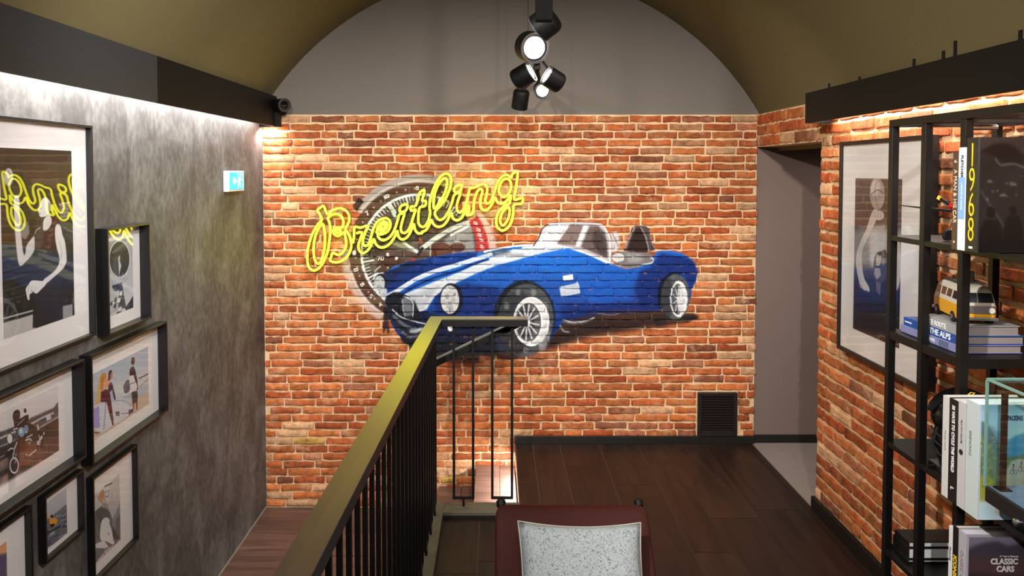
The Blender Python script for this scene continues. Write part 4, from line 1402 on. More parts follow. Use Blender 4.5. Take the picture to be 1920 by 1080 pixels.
def paint_ball_player(c):
    z = zf(4.154, 1560, 240)
    full(c, (70, 64, 62), ((1645, 333), (1645, 650), (88, 80, 78), (18, 19, 30)))
    c.poly([(1600, 430), (1692, 430), (1692, 520), (1600, 520)], (176, 174, 176), 0.7, 16)
    c.poly([(1598, 500), (1692, 500), (1692, 660), (1598, 640)], (30, 31, 40), 0.7, 16)
    c.poly([(1630, 425), (1660, 420), (1670, 500), (1632, 500)], (206, 206, 208), 0.7, 10)
    c.poly(ell(1645, 364, 14, 30, 40), (168, 158, 154), 1, 1)
    c.poly(ell(1641, 352, 9, 16, 30), (216, 210, 206), 0.7, 4)
    c.line([(1632, 366), (1645, 356), (1658, 364)], 1, (60, 52, 50), 0.9, 0, True)
    c.line([(1645, 335), (1640, 362), (1648, 393)], 0.9, (70, 60, 58), 0.8, 0, True)
    # left arm
    c.poly([(1633, 402), (1640, 392), (1646, 398), (1642, 415), (1630, 440), (1618, 466), (1616, 490), (1620, 520), (1630, 540), (1628, 548), (1616, 540), (1608, 510), (1606, 480), (1612, 456), (1624, 430)], (198, 192, 190), 1, 1, True)
    c.poly(ell(1648, 404, 10, 9, 20), (206, 200, 198), 1, 1)
    for k in range(4):
        c.line([(1640 + k * 5, 396), (1642 + k * 5, 410)], 0.9, (110, 100, 98), 0.7)
    # right arm
    c.poly([(1667, 396), (1674, 396), (1674, 412), (1682, 440), (1688, 470), (1688, 520), (1682, 545), (1674, 540), (1678, 500), (1676, 460), (1668, 430)], (190, 186, 184), 1, 1, True)
    # head thrown back, mostly in shade
    c.poly([(1640, 482), (1648, 472), (1660, 470), (1664, 490), (1662, 515), (1654, 530), (1642, 528), (1638, 508)], (72, 70, 74), 1, 1, True)
    c.poly([(1643, 478), (1652, 476), (1653, 490), (1648, 500), (1642, 498)], (190, 186, 184), 0.9, 2)
    c.poly([(1640, 502), (1650, 503), (1652, 516), (1644, 524), (1639, 514)], (178, 174, 172), 0.85, 2)
    c.poly([(1654, 484), (1660, 486), (1658, 498), (1654, 496)], (150, 148, 148), 0.7, 2)
    c.poly([(1644, 474), (1660, 468), (1666, 484), (1662, 476), (1648, 480)], (20, 20, 22), 1, 1)
    c.line([(1642, 499), (1651, 500)], 1.3, (24, 24, 26), 0.9); c.line([(1652, 512), (1658, 506)], 1.2, (40, 40, 44), 0.9)
    c.poly([(1642, 528), (1652, 532), (1650, 556), (1643, 545)], (120, 116, 116), 0.8, 3)
    c.line([(1612, 520), (1620, 545), (1634, 566), (1644, 590)], 1.4, (150, 150, 156), 0.6, 1, True)
    c.line([(1608, 470), (1606, 500), (1614, 540)], 1.6, (236, 234, 232), 0.8, 1, True)
    c.poly([(1602, 545), (1625, 545), (1640, 560), (1665, 555), (1690, 540), (1692, 680), (1596, 650)], (19, 21, 34), 0.95, 3)


t = thing('framed_photograph', 'tall black-framed photograph of a player holding a ball overhead, on brick', 'picture', (1.795, 3.4, 1.0))
fb = MB()
yn, yf, zt, zb, x0, x1, rim = 3.022, 3.785, 2.058, 1.008, 1.738, 1.792, 0.020
fb.box((x0, yn, zb), (x1, yn + rim, zt)).box((x0, yf - rim, zb), (x1, yf, zt)).box((x0, yn + rim, zt - rim), (x1, yf - rim, zt)).box((x0, yn + rim, zb), (x1, yf - rim, zb + rim))
fb.build('frame', M_FRAME, t, bevel=0.0015)
MB().box((x0 + 0.012, yn + rim, zb + rim), (x0 + 0.018, yf - rim, zt - rim)).build('mount', M_PAPER, t)
xx = x0 + 0.0115
pa, pb_ = at_x(1604, 334, xx), at_x(1690, 420, xx)
pz = at_x(1600, 616, xx).z
cv = Canvas(380, 680, unit_fn('x', xx, pa.y, pb_.y, pa.z, pz, 380, 680), (60, 60, 60))
paint_ball_player(cv)
quad('photo_print', [(xx, pa.y, pz), (xx, pb_.y, pz), (xx, pb_.y, pa.z), (xx, pa.y, pa.z)], print_mat('ball_player_print', cv.image('ball_player_img', grain=0.05)), t, thick=0.0005)
MB().box((x0 + 0.005, yn + rim, zb + rim), (x0 + 0.007, yf - rim, zt - rim)).build('glass_pane', M_GLASS, t)

# ---- lit exit sign on the left wall
t = thing('exit_sign', 'small lit white exit sign box with blue face high on the grey wall', 'sign', (XL, 4.56, 1.79))
MB().box((XL + 0.002, 4.43, 1.787), (XL + 0.032, 4.71, 1.912)).build('housing', M_WHITE, t, bevel=0.003)
MB().box((XL + 0.032, 4.452, 1.800), (XL + 0.036, 4.692, 1.902)).build('lit_face', mat('lit_blue_face', (40, 160, 215), 0.4, emit=(0.03, 0.52, 0.85), estr=1.3), t, bevel=0.001)
M_LW = mat('lit_white', (255, 255, 255), 0.4, emit=(0.75, 0.97, 1), estr=1.5)
xs = XL + 0.0365
ar = MB()
for (pts) in ([(4.49, 1.851), (4.525, 1.878), (4.525, 1.862), (4.56, 1.862), (4.56, 1.840), (4.525, 1.840), (4.525, 1.824)],):
    n = len(pts)
    ar.add([(xs, a, b) for a, b in pts] + [(xs + 0.001, a, b) for a, b in pts], [tuple(range(n - 1, -1, -1)), tuple(range(n, 2 * n))] + [(i, (i + 1) % n, n + (i + 1) % n, n + i) for i in range(n)])
ar.build('arrow', M_LW, t)
mn = MB()
mn.cyl((xs, 4.630, 1.884), (xs + 0.001, 4.630, 1.884), 0.008, n=12)
for (a, b, c_, d, w_) in ((4.625, 1.874, 4.615, 1.848, 0.012), (4.615, 1.848, 4.600, 1.830, 0.008), (4.600, 1.830, 4.582, 1.828, 0.007), (4.615, 1.848, 4.628, 1.826, 0.008), (4.628, 1.826, 4.625, 1.808, 0.007),
                          (4.622, 1.870, 4.600, 1.862, 0.006), (4.624, 1.870, 4.642, 1.854, 0.006)):
    mn.bar((xs + 0.0005, a, b), (xs + 0.0005, c_, d), w_, 0.001, up=(1, 0, 0))
mn.build('running_figure', M_LW, t)
dr = MB()
dr.box((xs, 4.585, 1.806), (xs + 0.001, 4.590, 1.896)).box((xs, 4.665, 1.806), (xs + 0.001, 4.670, 1.896)).box((xs, 4.590, 1.891), (xs + 0.001, 4.665, 1.896))
dr.build('doorway_symbol', M_LW, t)

# ---- security camera
t = thing('security_camera', 'black bullet security camera at the end of the left beam', 'camera', at_y(516, 196, 5.10))
p0, p1 = at_y(512, 197, 5.14), at_y(538, 197, 5.00)
MB().lathe(p0, p1 - p0, [(0, 0.030), (0.01, 0.040), (0.12, 0.044), (0.155, 0.044)], 24).build('housing', M_BLACK, t, smooth=True)
d = (p1 - p0).normalized()
MB().lathe(p0 + d * 0.155, d, [(0, 0.046), (0.012, 0.046), (0.012, 0.036), (0.004, 0.034)], 24).build('bezel', mat('dark_grey_metal', (58, 56, 56), 0.4), t, smooth=True)
MB().lathe(p0 + d * 0.158, d, [(0, 0.030), (0.006, 0.026), (0.008, 0.012)], 20).build('lens', mat('lens_black', (8, 8, 10), 0.08, spec=0.9), t, smooth=True)
MB().cyl(p0 + d * 0.06, (p0 + d * 0.06) + Vector((-0.03, 0.06, 0.02)), 0.014).build('bracket', M_BLACK, t)

# ---- wall vent
x0, x1, z0, z1 = VENT
t = thing('wall_vent', 'dark brown louvred vent low in the mural wall near the opening', 'vent', ((x0 + x1) / 2, WY, z0))
M_VENT = mat('dark_brown_vent_metal', (30, 22, 18), 0.45)
fb = MB()
yv0, yv1 = WY - 0.014, WY + 0.012
fb.box((x0, yv0, z0), (x0 + 0.028, yv1, z1)).box((x1 - 0.028, yv0, z0), (x1, yv1, z1)).box((x0 + 0.028, yv0, z1 - 0.028), (x1 - 0.028, yv1, z1)).box((x0 + 0.028, yv0, z0), (x1 - 0.028, yv1, z0 + 0.045))
fb.build('frame', M_VENT, t, bevel=0.004)
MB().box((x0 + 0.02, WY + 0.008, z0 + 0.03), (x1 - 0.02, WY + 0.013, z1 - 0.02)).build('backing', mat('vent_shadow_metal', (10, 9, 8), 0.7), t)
MB().box((x0 + 0.01, yv0 - 0.012, z0 + 0.012), (x1 - 0.01, yv0, z0 + 0.030)).build('lower_lip', M_VENT, t, bevel=0.003)
nz = 13
for k in range(nz):
    z = z0 + 0.055 + k * (z1 - z0 - 0.095) / (nz - 1)
    MB().hexa([(x0 + 0.028, yv0 + 0.004, z - 0.005), (x1 - 0.028, yv0 + 0.004, z - 0.005), (x1 - 0.028, yv0 + 0.018, z + 0.004), (x0 + 0.028, yv0 + 0.018, z + 0.004),
               (x0 + 0.028, yv0 + 0.004, z - 0.002), (x1 - 0.028, yv0 + 0.004, z - 0.002), (x1 - 0.028, yv0 + 0.018, z + 0.007), (x0 + 0.028, yv0 + 0.018, z + 0.007)]).build('louvre', M_VENT, t)
for k in (1, 2, 3):
    xm = x0 + 0.028 + (x1 - x0 - 0.056) * k / 4
    MB().box((xm - 0.002, yv0 + 0.003, z0 + 0.045), (xm + 0.002, yv0 + 0.006, z1 - 0.028)).build('divider', M_VENT, t)

# ---- neon sign ------------------------------------------------------
NY = 5.085
M_NEON = mat('neon_yellow', (255, 250, 60), 0.4, emit=(1.0, 0.93, 0.014), estr=7.0)
M_NEONB = mat('neon_channel', (72, 66, 10), 0.7)
zA, zB, zC, zD = zf(6.75, 560, 370), zf(6.75, 640, 330), zf(6.75, 740, 310), zf(6.75, 840, 300)
t = thing('neon_sign', 'glowing yellow neon script lettering standing off the mural wall', 'neon sign', at_y(780, 520, NY))
PATHS = [
    # capital B: stem and left loop, then bowls
    (L(zA, 365, 265, 392, 330, 400, 420, 388, 560, 365, 690, 318, 810, 262, 890, 205, 925, 155, 912, 118, 850, 108, 740, 128, 600, 175, 460, 240, 345, 292, 285, 268, 215, 238, 162, 275, 130, 315, 108, 338, 160, 368, 212, 430, 165, 505, 138, 570, 150, 622, 195, 642, 262, 628, 330, 590, 400), False),
    (L(zA, 300, 335, 325, 400, 333, 520, 325, 650, 300, 760, 270, 830, 235, 835, 205, 790, 190, 700, 193, 590, 215, 480, 255, 390), True),
    (L(zA, 365, 265, 420, 222, 480, 210, 535, 235, 562, 290, 563, 350, 540, 385, 500, 378, 455, 392, 438, 430, 455, 472, 500, 488, 545, 465, 575, 440, 590, 500, 602, 560, 592, 640, 555, 700, 500, 728, 430, 703, 412, 750, 398, 800, 440, 818, 500, 820, 570, 790, 630, 725, 662, 640, 660, 550, 635, 470, 588, 405), False),
    (ell(*zA(500, 428), 4.6, 3.0, 14), True),
    # r and e
    (L(zB, 146, 850, 160, 760, 168, 645, 240, 655, 338, 628, 300, 720, 275, 800, 278, 865, 312, 885, 350, 850, 378, 760, 405, 670, 450, 585, 510, 545, 572, 535, 615, 575, 618, 640, 580, 705, 520, 735, 462, 742, 480, 790, 530, 812, 590, 790, 640, 740, 680, 660, 712, 560, 735, 490, 795, 472, 775, 560, 755, 640, 758, 700, 795, 722, 845, 690, 885, 600, 915, 500, 938, 425, 885, 440, 882, 388, 942, 372, 985, 230, 1010, 192, 1052, 180, 1040, 250, 1022, 312, 1068, 318, 1058, 378, 992, 400, 975, 500, 978, 600, 1012, 645), False),
    (L(zB, 192, 725, 262, 715, 238, 800, 215, 880, 228, 945, 275, 975, 330, 945, 375, 880, 410, 800, 435, 860, 490, 903, 560, 895, 625, 845, 680, 760, 705, 695, 722, 765, 765, 803, 820, 785, 870, 720, 915, 605, 930, 675, 970, 725, 1030, 722), False),
    (L(zB, 462, 735, 455, 665, 490, 605, 545, 578, 580, 600, 572, 650, 530, 695), True),
    (L(zB, 485, 690, 505, 635, 545, 605, 555, 640, 525, 672), True),
    # dots of the two i's
    (L(zC, 78, 518, 66, 585, 138, 575, 160, 495), True),
    (L(zC, 768, 272, 758, 335, 828, 326, 850, 243), True),
    # t, l, i, n, g : upper line
    (L(zC, 337, 780, 385, 768, 430, 690, 448, 600, 440, 520, 455, 410, 495, 290, 555, 175, 620, 112, 680, 112, 715, 165, 705, 270, 655, 400, 590, 500, 512, 585, 520, 645, 565, 690, 625, 668, 680, 585, 725, 470, 755, 375, 828, 352, 800, 450, 785, 530, 805, 590, 850, 585, 895, 500, 930, 390, 950, 300, 1015, 280), False),
    (L(zC, 337, 845, 390, 825, 435, 760, 462, 690, 495, 750, 550, 778, 615, 760, 670, 695, 715, 600, 735, 665, 785, 697, 845, 665, 895, 580, 935, 500, 938, 570, 915, 632, 985, 605, 1005, 500), False),
    (L(zC, 508, 550, 492, 470, 510, 350, 560, 235, 625, 165, 662, 190, 655, 280, 615, 390), True),
    (L(zD, 340, 348, 395, 318, 455, 308, 495, 350, 490, 430, 470, 510, 495, 552, 540, 520, 580, 420, 625, 290, 680, 212, 745, 188, 800, 222, 815, 178, 878, 150, 872, 260, 855, 380, 840, 500, 943, 478, 930, 552, 838, 565, 825, 680, 800, 790, 745, 868, 680, 892, 625, 850, 610, 760, 640, 660, 705, 590, 778, 545, 790, 445, 750, 510, 690, 552, 625, 532, 592, 475, 555, 560, 500, 625, 445, 632, 412, 585, 412, 490, 435, 395, 405, 368, 365, 410, 335, 500, 322, 600), False),
    (L(zD, 645, 400, 660, 310, 705, 248, 760, 240, 795, 290, 790, 375, 750, 445, 690, 468), True),
    (L(zD, 662, 790, 668, 710, 710, 635, 768, 598, 778, 680, 750, 765, 700, 828), True),
]
for k, (pts, closed) in enumerate(PATHS):
    cp = smooth_pts(pts, closed, 4 if not closed else 4)
    W = [at_y(x, y, NY) for x, y in cp]
    MB().tube(W, 0.0070, 8, closed).build('neon_tube', M_NEON, t, smooth=True)
    W2 = [at_y(x, y, NY) + Vector((0, 0.016, 0)) for x, y in cp]
    MB().tube(W2, 0.0100, 6, closed).build('tube_channel', M_NEONB, t, smooth=True)
for (x, y) in ((590, 470), (650, 400), (700, 470), (760, 400), (850, 330), (880, 395), (930, 370), (960, 430)):
    p = at_y(x, y, NY)
    MB().cyl((p.x, NY + 0.02, p.z), (p.x, WY + 0.004, p.z), 0.004, n=8).build('stand_off', M_STEEL, t)

# ---- railing --------------------------------------------------------
t = thing('stair_railing', 'dark metal railing with flat handrail and thin bars along the stair edge', 'railing', (-0.33, 3.0, 0.042))
def hr(px, py, z):
    d = ray(px, py)
    return Vector((0, 0, EYE)) + d * ((z - EYE) / d.z)
ZF, ZN = 1.100, 1.166
f_out, f_in = hr(807, 593, ZF), hr(828.5, 598.5, ZF)
n_out, n_in = hr(510.5, 1080, ZN), hr(582, 1080, ZN)
# carry the rail on behind the lower edge of the picture
n_out2, n_in2 = n_out + (n_out - f_out) * 0.45, n_in + (n_in - f_in) * 0.45
e_b, e_f = hr(990, 594.5, ZF), hr(990, 599.5, ZF)
e_b.y, e_f.y = f_out.y, f_in.y
TH_ = Vector((0, 0, 0.042))
TP = Vector((0, 0, 0.004))


def rail_piece(a_, b_, c_, d_, label=None):
    o_ = MB().hexa([v - TH_ for v in (a_, b_, c_, d_)] + [v - TP for v in (a_, b_, c_, d_)]).build('handrail', M_RAILD, t, bevel=0.0015, label=label)
    MB().hexa([v - TP for v in (a_, b_, c_, d_)] + [a_, b_, c_, d_]).build('lit_top', M_RAIL, o_)  # light on the rail's top put into a paler metal layer, sides dark


rail_piece(n_out2, n_in2, f_in, f_out)
rail_piece(f_out, f_in, e_f, e_b)
mid_far, mid_near = (f_out + f_in) / 2, (n_out2 + n_in2) / 2
Lr = (mid_near - mid_far).length
dirn = (mid_near - mid_far).normalized()
# under-rail flat bar
MB().bar(mid_far - TH_ - Vector((0, 0, 0.006)), mid_near - TH_ - Vector((0, 0, 0.006)), 0.04, 0.010).build('top_bar', M_RAILD, t)
s_ = 0.06
pair = []
while s_ < Lr - 0.05:
    p = mid_far + dirn * s_
    zt_ = p.z - 0.05
    MB().box((p.x - 0.007, p.y - 0.007, 0.095), (p.x + 0.007, p.y + 0.007, zt_)).build('baluster', M_RAILD, t)
    pair.append(p)
    if len(pair) == 2:
        a, b_ = pair
        MB().bar((a.x, a.y + 0.006, 0.090), (b_.x, b_.y - 0.006, 0.090), 0.014, 0.012).build('bottom_link', M_RAILD, t)
        m_ = (a + b_) / 2
        MB().cyl((m_.x, m_.y, 0.042), (m_.x, m_.y, 0.085), 0.007, n=10).build('foot', M_RAILD, t)
        pair = []
    s_ += 0.105
yb = (f_out.y + f_in.y) / 2
xb = [at_y(px, 780, yb).x for px in (851, 887, 923, 960)]
for x in xb:
    MB().box((x - 0.007, yb - 0.007, 0.095), (x + 0.007, yb + 0.007, ZF - 0.04)).build('baluster', M_RAILD, t)
for a, b_ in ((xb[0], xb[1]), (xb[2], xb[3])):
    MB().box((a - 0.007, yb - 0.007, 0.083), (b_ + 0.007, yb + 0.007, 0.095)).build('bottom_link', M_RAILD, t)
    MB().cyl(((a + b_) / 2, yb, 0.040), ((a + b_) / 2, yb, 0.085), 0.007, n=10).build('foot', M_RAILD, t)
# stair handrail behind, sloping down to the left
YR = yb + 0.11
q0, q1 = at_y(985, 592, YR), at_y(820, 671, YR)
ds = (q1 - q0)
q2 = q0 + ds * 1.25
yv_ = Vector((0, 0.03, 0))
rail_piece(q2 - yv_, q0 - yv_, q0 + yv_, q2 + yv_, 'second handrail sloping down with the stairs')
MB().box((q0.x - 0.03, yb + 0.036, q0.z - 0.040), (q0.x - 0.004, YR - 0.02, q0.z - 0.012)).build('connector', M_RAILD, t)
MB().box((q2.x + 0.004, YR - 0.012, -0.456), (q2.x + 0.028, YR + 0.012, q2.z - 0.03)).build('post', M_RAILD, t)

# ---- armchair and cushion -------------------------------------------
def sm_obj(o, lv=2):
    s = o.modifiers.new('soft', 'SUBSURF')
    s.levels = s.render_levels = lv
    o.data.polygons.foreach_set('use_smooth', [True] * len(o.data.polygons))
    return o


M_LEA = mat('oxblood_leather', (62, 22, 17), 0.65, spec=0.2, noise=0.18, nscale=9, bump=0.15, bscale=60)
cx = 0.262
t = thing('armchair', 'low oxblood leather armchair with black tubular frame, facing away from the mural', 'armchair', (cx, 2.3, 0.0))
W = 0.268
back = MB()
nu, nv = 9, 7
vs, fs = [], []
for layer in (0, 1):
    for j in range(nv):
        v = j / (nv - 1)
        y = 2.20 + (2.56 - 2.20) * v
        z = 0.36 + (0.752 - 0.36) * v
        for i in range(nu):
            u = -1 + 2 * i / (nu - 1)
            sag = -0.012 * (1 - u * u) * v
            bow = 0.02 * (1 - u * u)
            vs.append((cx + u * W, y + bow + (0.03 if layer else 0), z + sag - (0.006 if layer else 0)))
for j in range(nv - 1):
    for i in range(nu - 1):
        q = j * nu + i
        fs.append((q, q + 1, q + nu + 1, q + nu))
        q += nu * nv
        fs.append((q + nu, q + nu + 1, q + 1, q))
NN = nu * nv
per = [i for i in range(nu)] + [j * nu + nu - 1 for j in range(1, nv)] + [(nv - 1) * nu + i for i in range(nu - 2, -1, -1)] + [j * nu for j in range(nv - 2, 0, -1)]
for a in range(len(per)):
    b_ = per[(a + 1) % len(per)]
    fs.append((b_, per[a], per[a] + NN, b_ + NN))
sm_obj(back.add(vs, fs).build('backrest', M_LEA, t), 2)
MB().box((cx - W, 1.72, 0.34), (cx + W, 2.24, 0.42)).build('seat', M_LEA, t, bevel=0.03, seg=4, smooth=True)
for sx in (-1, 1):
    X = cx + sx * (W - 0.024)
    MB().tube([(X, 1.74, 0.0), (X, 1.74, 0.34), (X, 1.76, 0.55), (X, 1.80, 0.57), (X, 2.40, 0.57)], 0.012, 12).build('arm_frame', M_RAILD, t, smooth=True)
    MB().tube([(X, 2.36, 0.0), (X, 2.27, 0.33), (X, 2.36, 0.44), (X, 2.608, 0.728)], 0.012, 12).build('back_post', M_RAILD, t, smooth=True)
    MB().lathe((X, 2.603, 0.724), (0, 0.66, 0.75), [(0, 0.016), (0.018, 0.017), (0.024, 0.012)], 14).build('post_cap', M_BLACK, t, smooth=True)
    MB().box((X - 0.02, 1.76, 0.57), (X + 0.02, 2.30, 0.590)).build('armrest', M_LEA, t, bevel=0.008, smooth=True)
MB().cyl((cx - W + 0.012, 2.24, 0.33), (cx + W - 0.012, 2.24, 0.33), 0.010).build('cross_bar', M_RAILD, t)
MB().cyl((cx - W + 0.012, 1.74, 0.33), (cx + W - 0.012, 1.74, 0.33), 0.010).build('cross_bar', M_RAILD, t)


def weave_mat():
    m = mat('grey_woven_cloth', (158, 166, 168), 0.95)
    nt = m.node_tree
    p = nt.nodes['Principled BSDF']
    tc = nt.nodes.new('ShaderNodeTexCoord')
    v = nt.nodes.new('ShaderNodeTexVoronoi'); v.inputs['Scale'].default_value = 230
    n = nt.nodes.new('ShaderNodeTexNoise'); n.inputs['Scale'].default_value = 110; n.inputs['Detail'].default_value = 4
    nt.links.new(tc.outputs['Object'], v.inputs['Vector']); nt.links.new(tc.outputs['Object'], n.inputs['Vector'])
    a = nt.nodes.new('ShaderNodeMath'); a.operation = 'MULTIPLY'
    nt.links.new(v.outputs['Distance'], a.inputs[0]); nt.links.new(n.outputs['Fac'], a.inputs[1])
    r = ramp(nt, [(0.05, lin((186, 192, 194))), (0.28, lin((168, 178, 182))), (0.5, lin((112, 122, 130)))])
    nt.links.new(a.outputs[0], r.inputs[0]); nt.links.new(r.outputs[0], p.inputs['Base Color'])
    b = nt.nodes.new('ShaderNodeBump'); b.inputs['Strength'].default_value = 0.6; b.inputs['Distance'].default_value = 0.004; b.invert = True
    nt.links.new(a.outputs[0], b.inputs['Height']); nt.links.new(b.outputs[0], p.inputs['Normal'])
    return m


# cushion leaning on the backrest
ct = thing('cushion', 'grey woven square cushion leaning on the oxblood armchair', 'cushion', (0.272, 2.176, 0.433), rot=(R(-40), R(0.8), 0))
n = 16
vs, fs = [], []
HW, HH = 0.204, 0.205
for sgn in (1, -1):
    for j in range(n + 1):
        for i in range(n + 1):
            u, v = -1 + 2 * i / n, -1 + 2 * j / n
            pin = 1 - 0.075 * (1 - abs(v) ** 2.0) * abs(u) ** 6 - 0.0
            pin2 = 1 - 0.085 * (1 - abs(u) ** 2.0) * abs(v) ** 6
            th = 0.062 * ((1 - u ** 4) * (1 - v ** 4)) ** 0.55
            wob = 0.004 * math.sin(9 * u + 3 * v) * math.cos(7 * v)
            vs.append((u * HW * pin, -sgn * th + wob * (1 - max(abs(u), abs(v)) ** 8), HH + v * HH * pin2))
N1 = n + 1
for l in range(2):
    for j in range(n):
        for i in range(n):
            q = l * N1 * N1 + j * N1 + i
            f = (q, q + 1, q + N1 + 1, q + N1)
            fs.append(f if l == 0 else f[::-1])
cu = MB().add(vs, fs).build('cover', weave_mat(), ct, smooth=True)
bm = bmesh.new(); bm.from_mesh(cu.data); bmesh.ops.remove_doubles(bm, verts=bm.verts, dist=0.0005); bmesh.ops.recalc_face_normals(bm, faces=bm.faces); bm.to_mesh(cu.data); bm.free()
edge = []
for k in range(4 * 14):
    s4, f_ = divmod(k, 14)
    q = -1 + 2 * f_ / 14
    u, v = [(q, -1), (1, q), (-q, 1), (-1, -q)][s4]
    pin = 1 - 0.075 * (1 - abs(v) ** 2.0) * abs(u) ** 6
    pin2 = 1 - 0.085 * (1 - abs(u) ** 2.0) * abs(v) ** 6
    edge.append((u * HW * pin, 0, HH + v * HH * pin2))
MB().tube(edge, 0.0026, 6, True).build('piping', mat('cushion_piping', (182, 182, 170), 0.9), ct, smooth=True)

# ---- track lights ---------------------------------------------------
tr0, tr1 = Vector((0.150, 2.35, 2.52)), Vector((0.262, 5.0, 2.52))
def trp(y):
    return tr0 + (tr1 - tr0) * ((y - tr0.y) / (tr1.y - tr0.y))
t = thing('light_track', 'black suspended light track running towards the mural wall', 'track', tr0)
MB().bar(tr0, tr1, 0.034, 0.030).build('track_profile', M_BLACK, t)
MB().box((0.128, 2.41, 2.395), (0.182, 2.46, 3.27)).build('feed_column', mat('matt_black', (5, 5, 5), 0.9, spec=0.1), t, bevel=0.002)
MB().cyl(trp(4.8), trp(4.8) + Vector((0, 0, 0.75)), 0.003, n=8).build('suspension_wire', M_BLACK, t)
MB().cyl(trp(3.6), trp(3.6) + Vector((0, 0, 0.755)), 0.003, n=8).build('suspension_wire', M_BLACK, t)
M_LENS = mat('lit_lens', (255, 255, 255), 0.3, emit=(1, 0.97, 0.92), estr=14)
M_LENSOFF = mat('lens_rim', (120, 118, 116), 0.3, metal=0.6)


def spot_fixture(label, centre, d, r, ln, lit, ytrack, power=0):
    centre, d = Vector(centre), Vector(d).normalized()
    t = thing('track_spotlight', label, 'spotlight', centre, 'spotlights on the ceiling track')
    b0 = centre - d * ln / 2
    MB().lathe(b0, d, [(0, r * 0.80), (0.006, r * 0.93), (0.016, r), (ln, r), (ln, r * 0.9), (ln - 0.012, r * 0.84)], 28).build('housing', M_BLACK, t, smooth=True)
    MB().lathe(b0 + d * (ln - 0.001), d, [(0, r * 1.01), (0.003, r * 1.01), (0.003, r * 0.86), (0, r * 0.86)], 28, cap=False).build('rim', M_LENSOFF, t, smooth=True)
    MB().lathe(b0 + d * (ln - 0.010), d, [(0, r * 0.72), (0.007, r * 0.68), (0.011, r * 0.35)], 28).build('lens', M_LENS if lit else mat('dark_lens', (40, 40, 42), 0.2), t, smooth=True)
    tp = trp(ytrack)
    MB().box((tp.x - 0.018, ytrack - 0.045, tp.z - 0.045), (tp.x + 0.018, ytrack + 0.045, tp.z - 0.015)).build('adapter', M_BLACK, t, bevel=0.002)
    MB().bar(Vector((tp.x, ytrack, tp.z - 0.03)), b0 + d * 0.012, 0.016, 0.010).build('arm', M_BLACK, t)
    if power:
        l = spot_light('spot_beam', b0 + d * (ln + 0.02), b0 + d * 2, power, 70, 0.7)
        l.parent = t
        l.location = Vector(l.location) - centre
    return t


spot_fixture('black track spotlight nearest the camera, seen edge-on and turned left', at_y(1024, 42, 2.62), (-0.76, 0.40, -0.55), 0.052, 0.070, True, 2.66, 5)
spot_fixture('largest lit black track spotlight with its round white lens facing the room', at_y(996, 88, 2.95), (0.30, -0.80, -0.22), 0.060, 0.085, True, 3.0)
spot_fixture('black track spotlight turned right, thin lit lens on its upper right', at_y(980, 143, 3.6), (0.84, -0.34, 0.46), 0.052, 0.095, True, 3.6)
spot_fixture('black track spotlight turned left, thin lit lens on its upper left', at_y(1038, 150, 3.7), (-0.83, -0.32, 0.48), 0.052, 0.090, True, 3.75)
spot_fixture('small lit black track spotlight with lens facing the room, below the others', at_y(1016, 168, 4.2), (0.05, -0.92, -0.30), 0.046, 0.080, True, 4.2)
spot_fixture('black track spotlight furthest away, pointing down at the mural wall', at_y(976, 186, 4.6), (-0.12, 0.40, -0.92), 0.050, 0.115, True, 4.62, 7)

# ---- shelving unit --------------------------------------------------
SX0, SX1, PW = 1.400, 1.765, 0.025
YP1, YP2, YP3, YP4 = 2.655, 2.452, 2.245, 1.28
t = thing('shelving_unit', 'black open metal shelving unit along the brick right wall', 'shelf', (1.58, 2.0, 0.0))
for y in (YP1, YP2, YP3, YP4):
    MB().box((SX0, y - PW / 2, 0.0), (SX0 + PW, y + PW / 2, 2.066)).build('post', M_SHELF, t, bevel=0.0015)
for y in (YP1, YP3, YP4):
    MB().box((SX1, y - PW / 2, 0.0), (SX1 + PW, y + PW / 2, 2.066)).build('post', M_SHELF, t, bevel=0.0015)
for x in (SX0, SX1):
    MB().box((x, YP4 - PW / 2, 2.066), (x + PW, YP1 + PW / 2, 2.092)).build('top_rail', M_SHELF, t, bevel=0.0015)
for y in (YP1, YP2, YP3, YP4):
    MB().box((SX0 + PW, y - PW / 2, 2.066), (SX1, y + PW / 2, 2.090)).build('top_rail', M_SHELF, t, bevel=0.0015)
for (za, zb, ya, yb_) in ((1.664, 1.682, YP4, YP1), (1.313, 1.343, YP3, YP1), (0.926, 0.944, YP4, YP1), (0.532, 0.550, YP4, YP1), (0.12, 0.14, YP4, YP1)):
    MB().box((SX0 + 0.002, ya - PW / 2 + 0.001, za), (SX1 + 0.02, yb_ + PW / 2 - 0.001, zb)).build('shelf_board', M_SHELF, t, bevel=0.001)
MB().cyl((1.455, 2.31, 2.045), (1.545, 2.31, 2.045), 0.009).build('light_bar', M_STEEL, t, smooth=True)


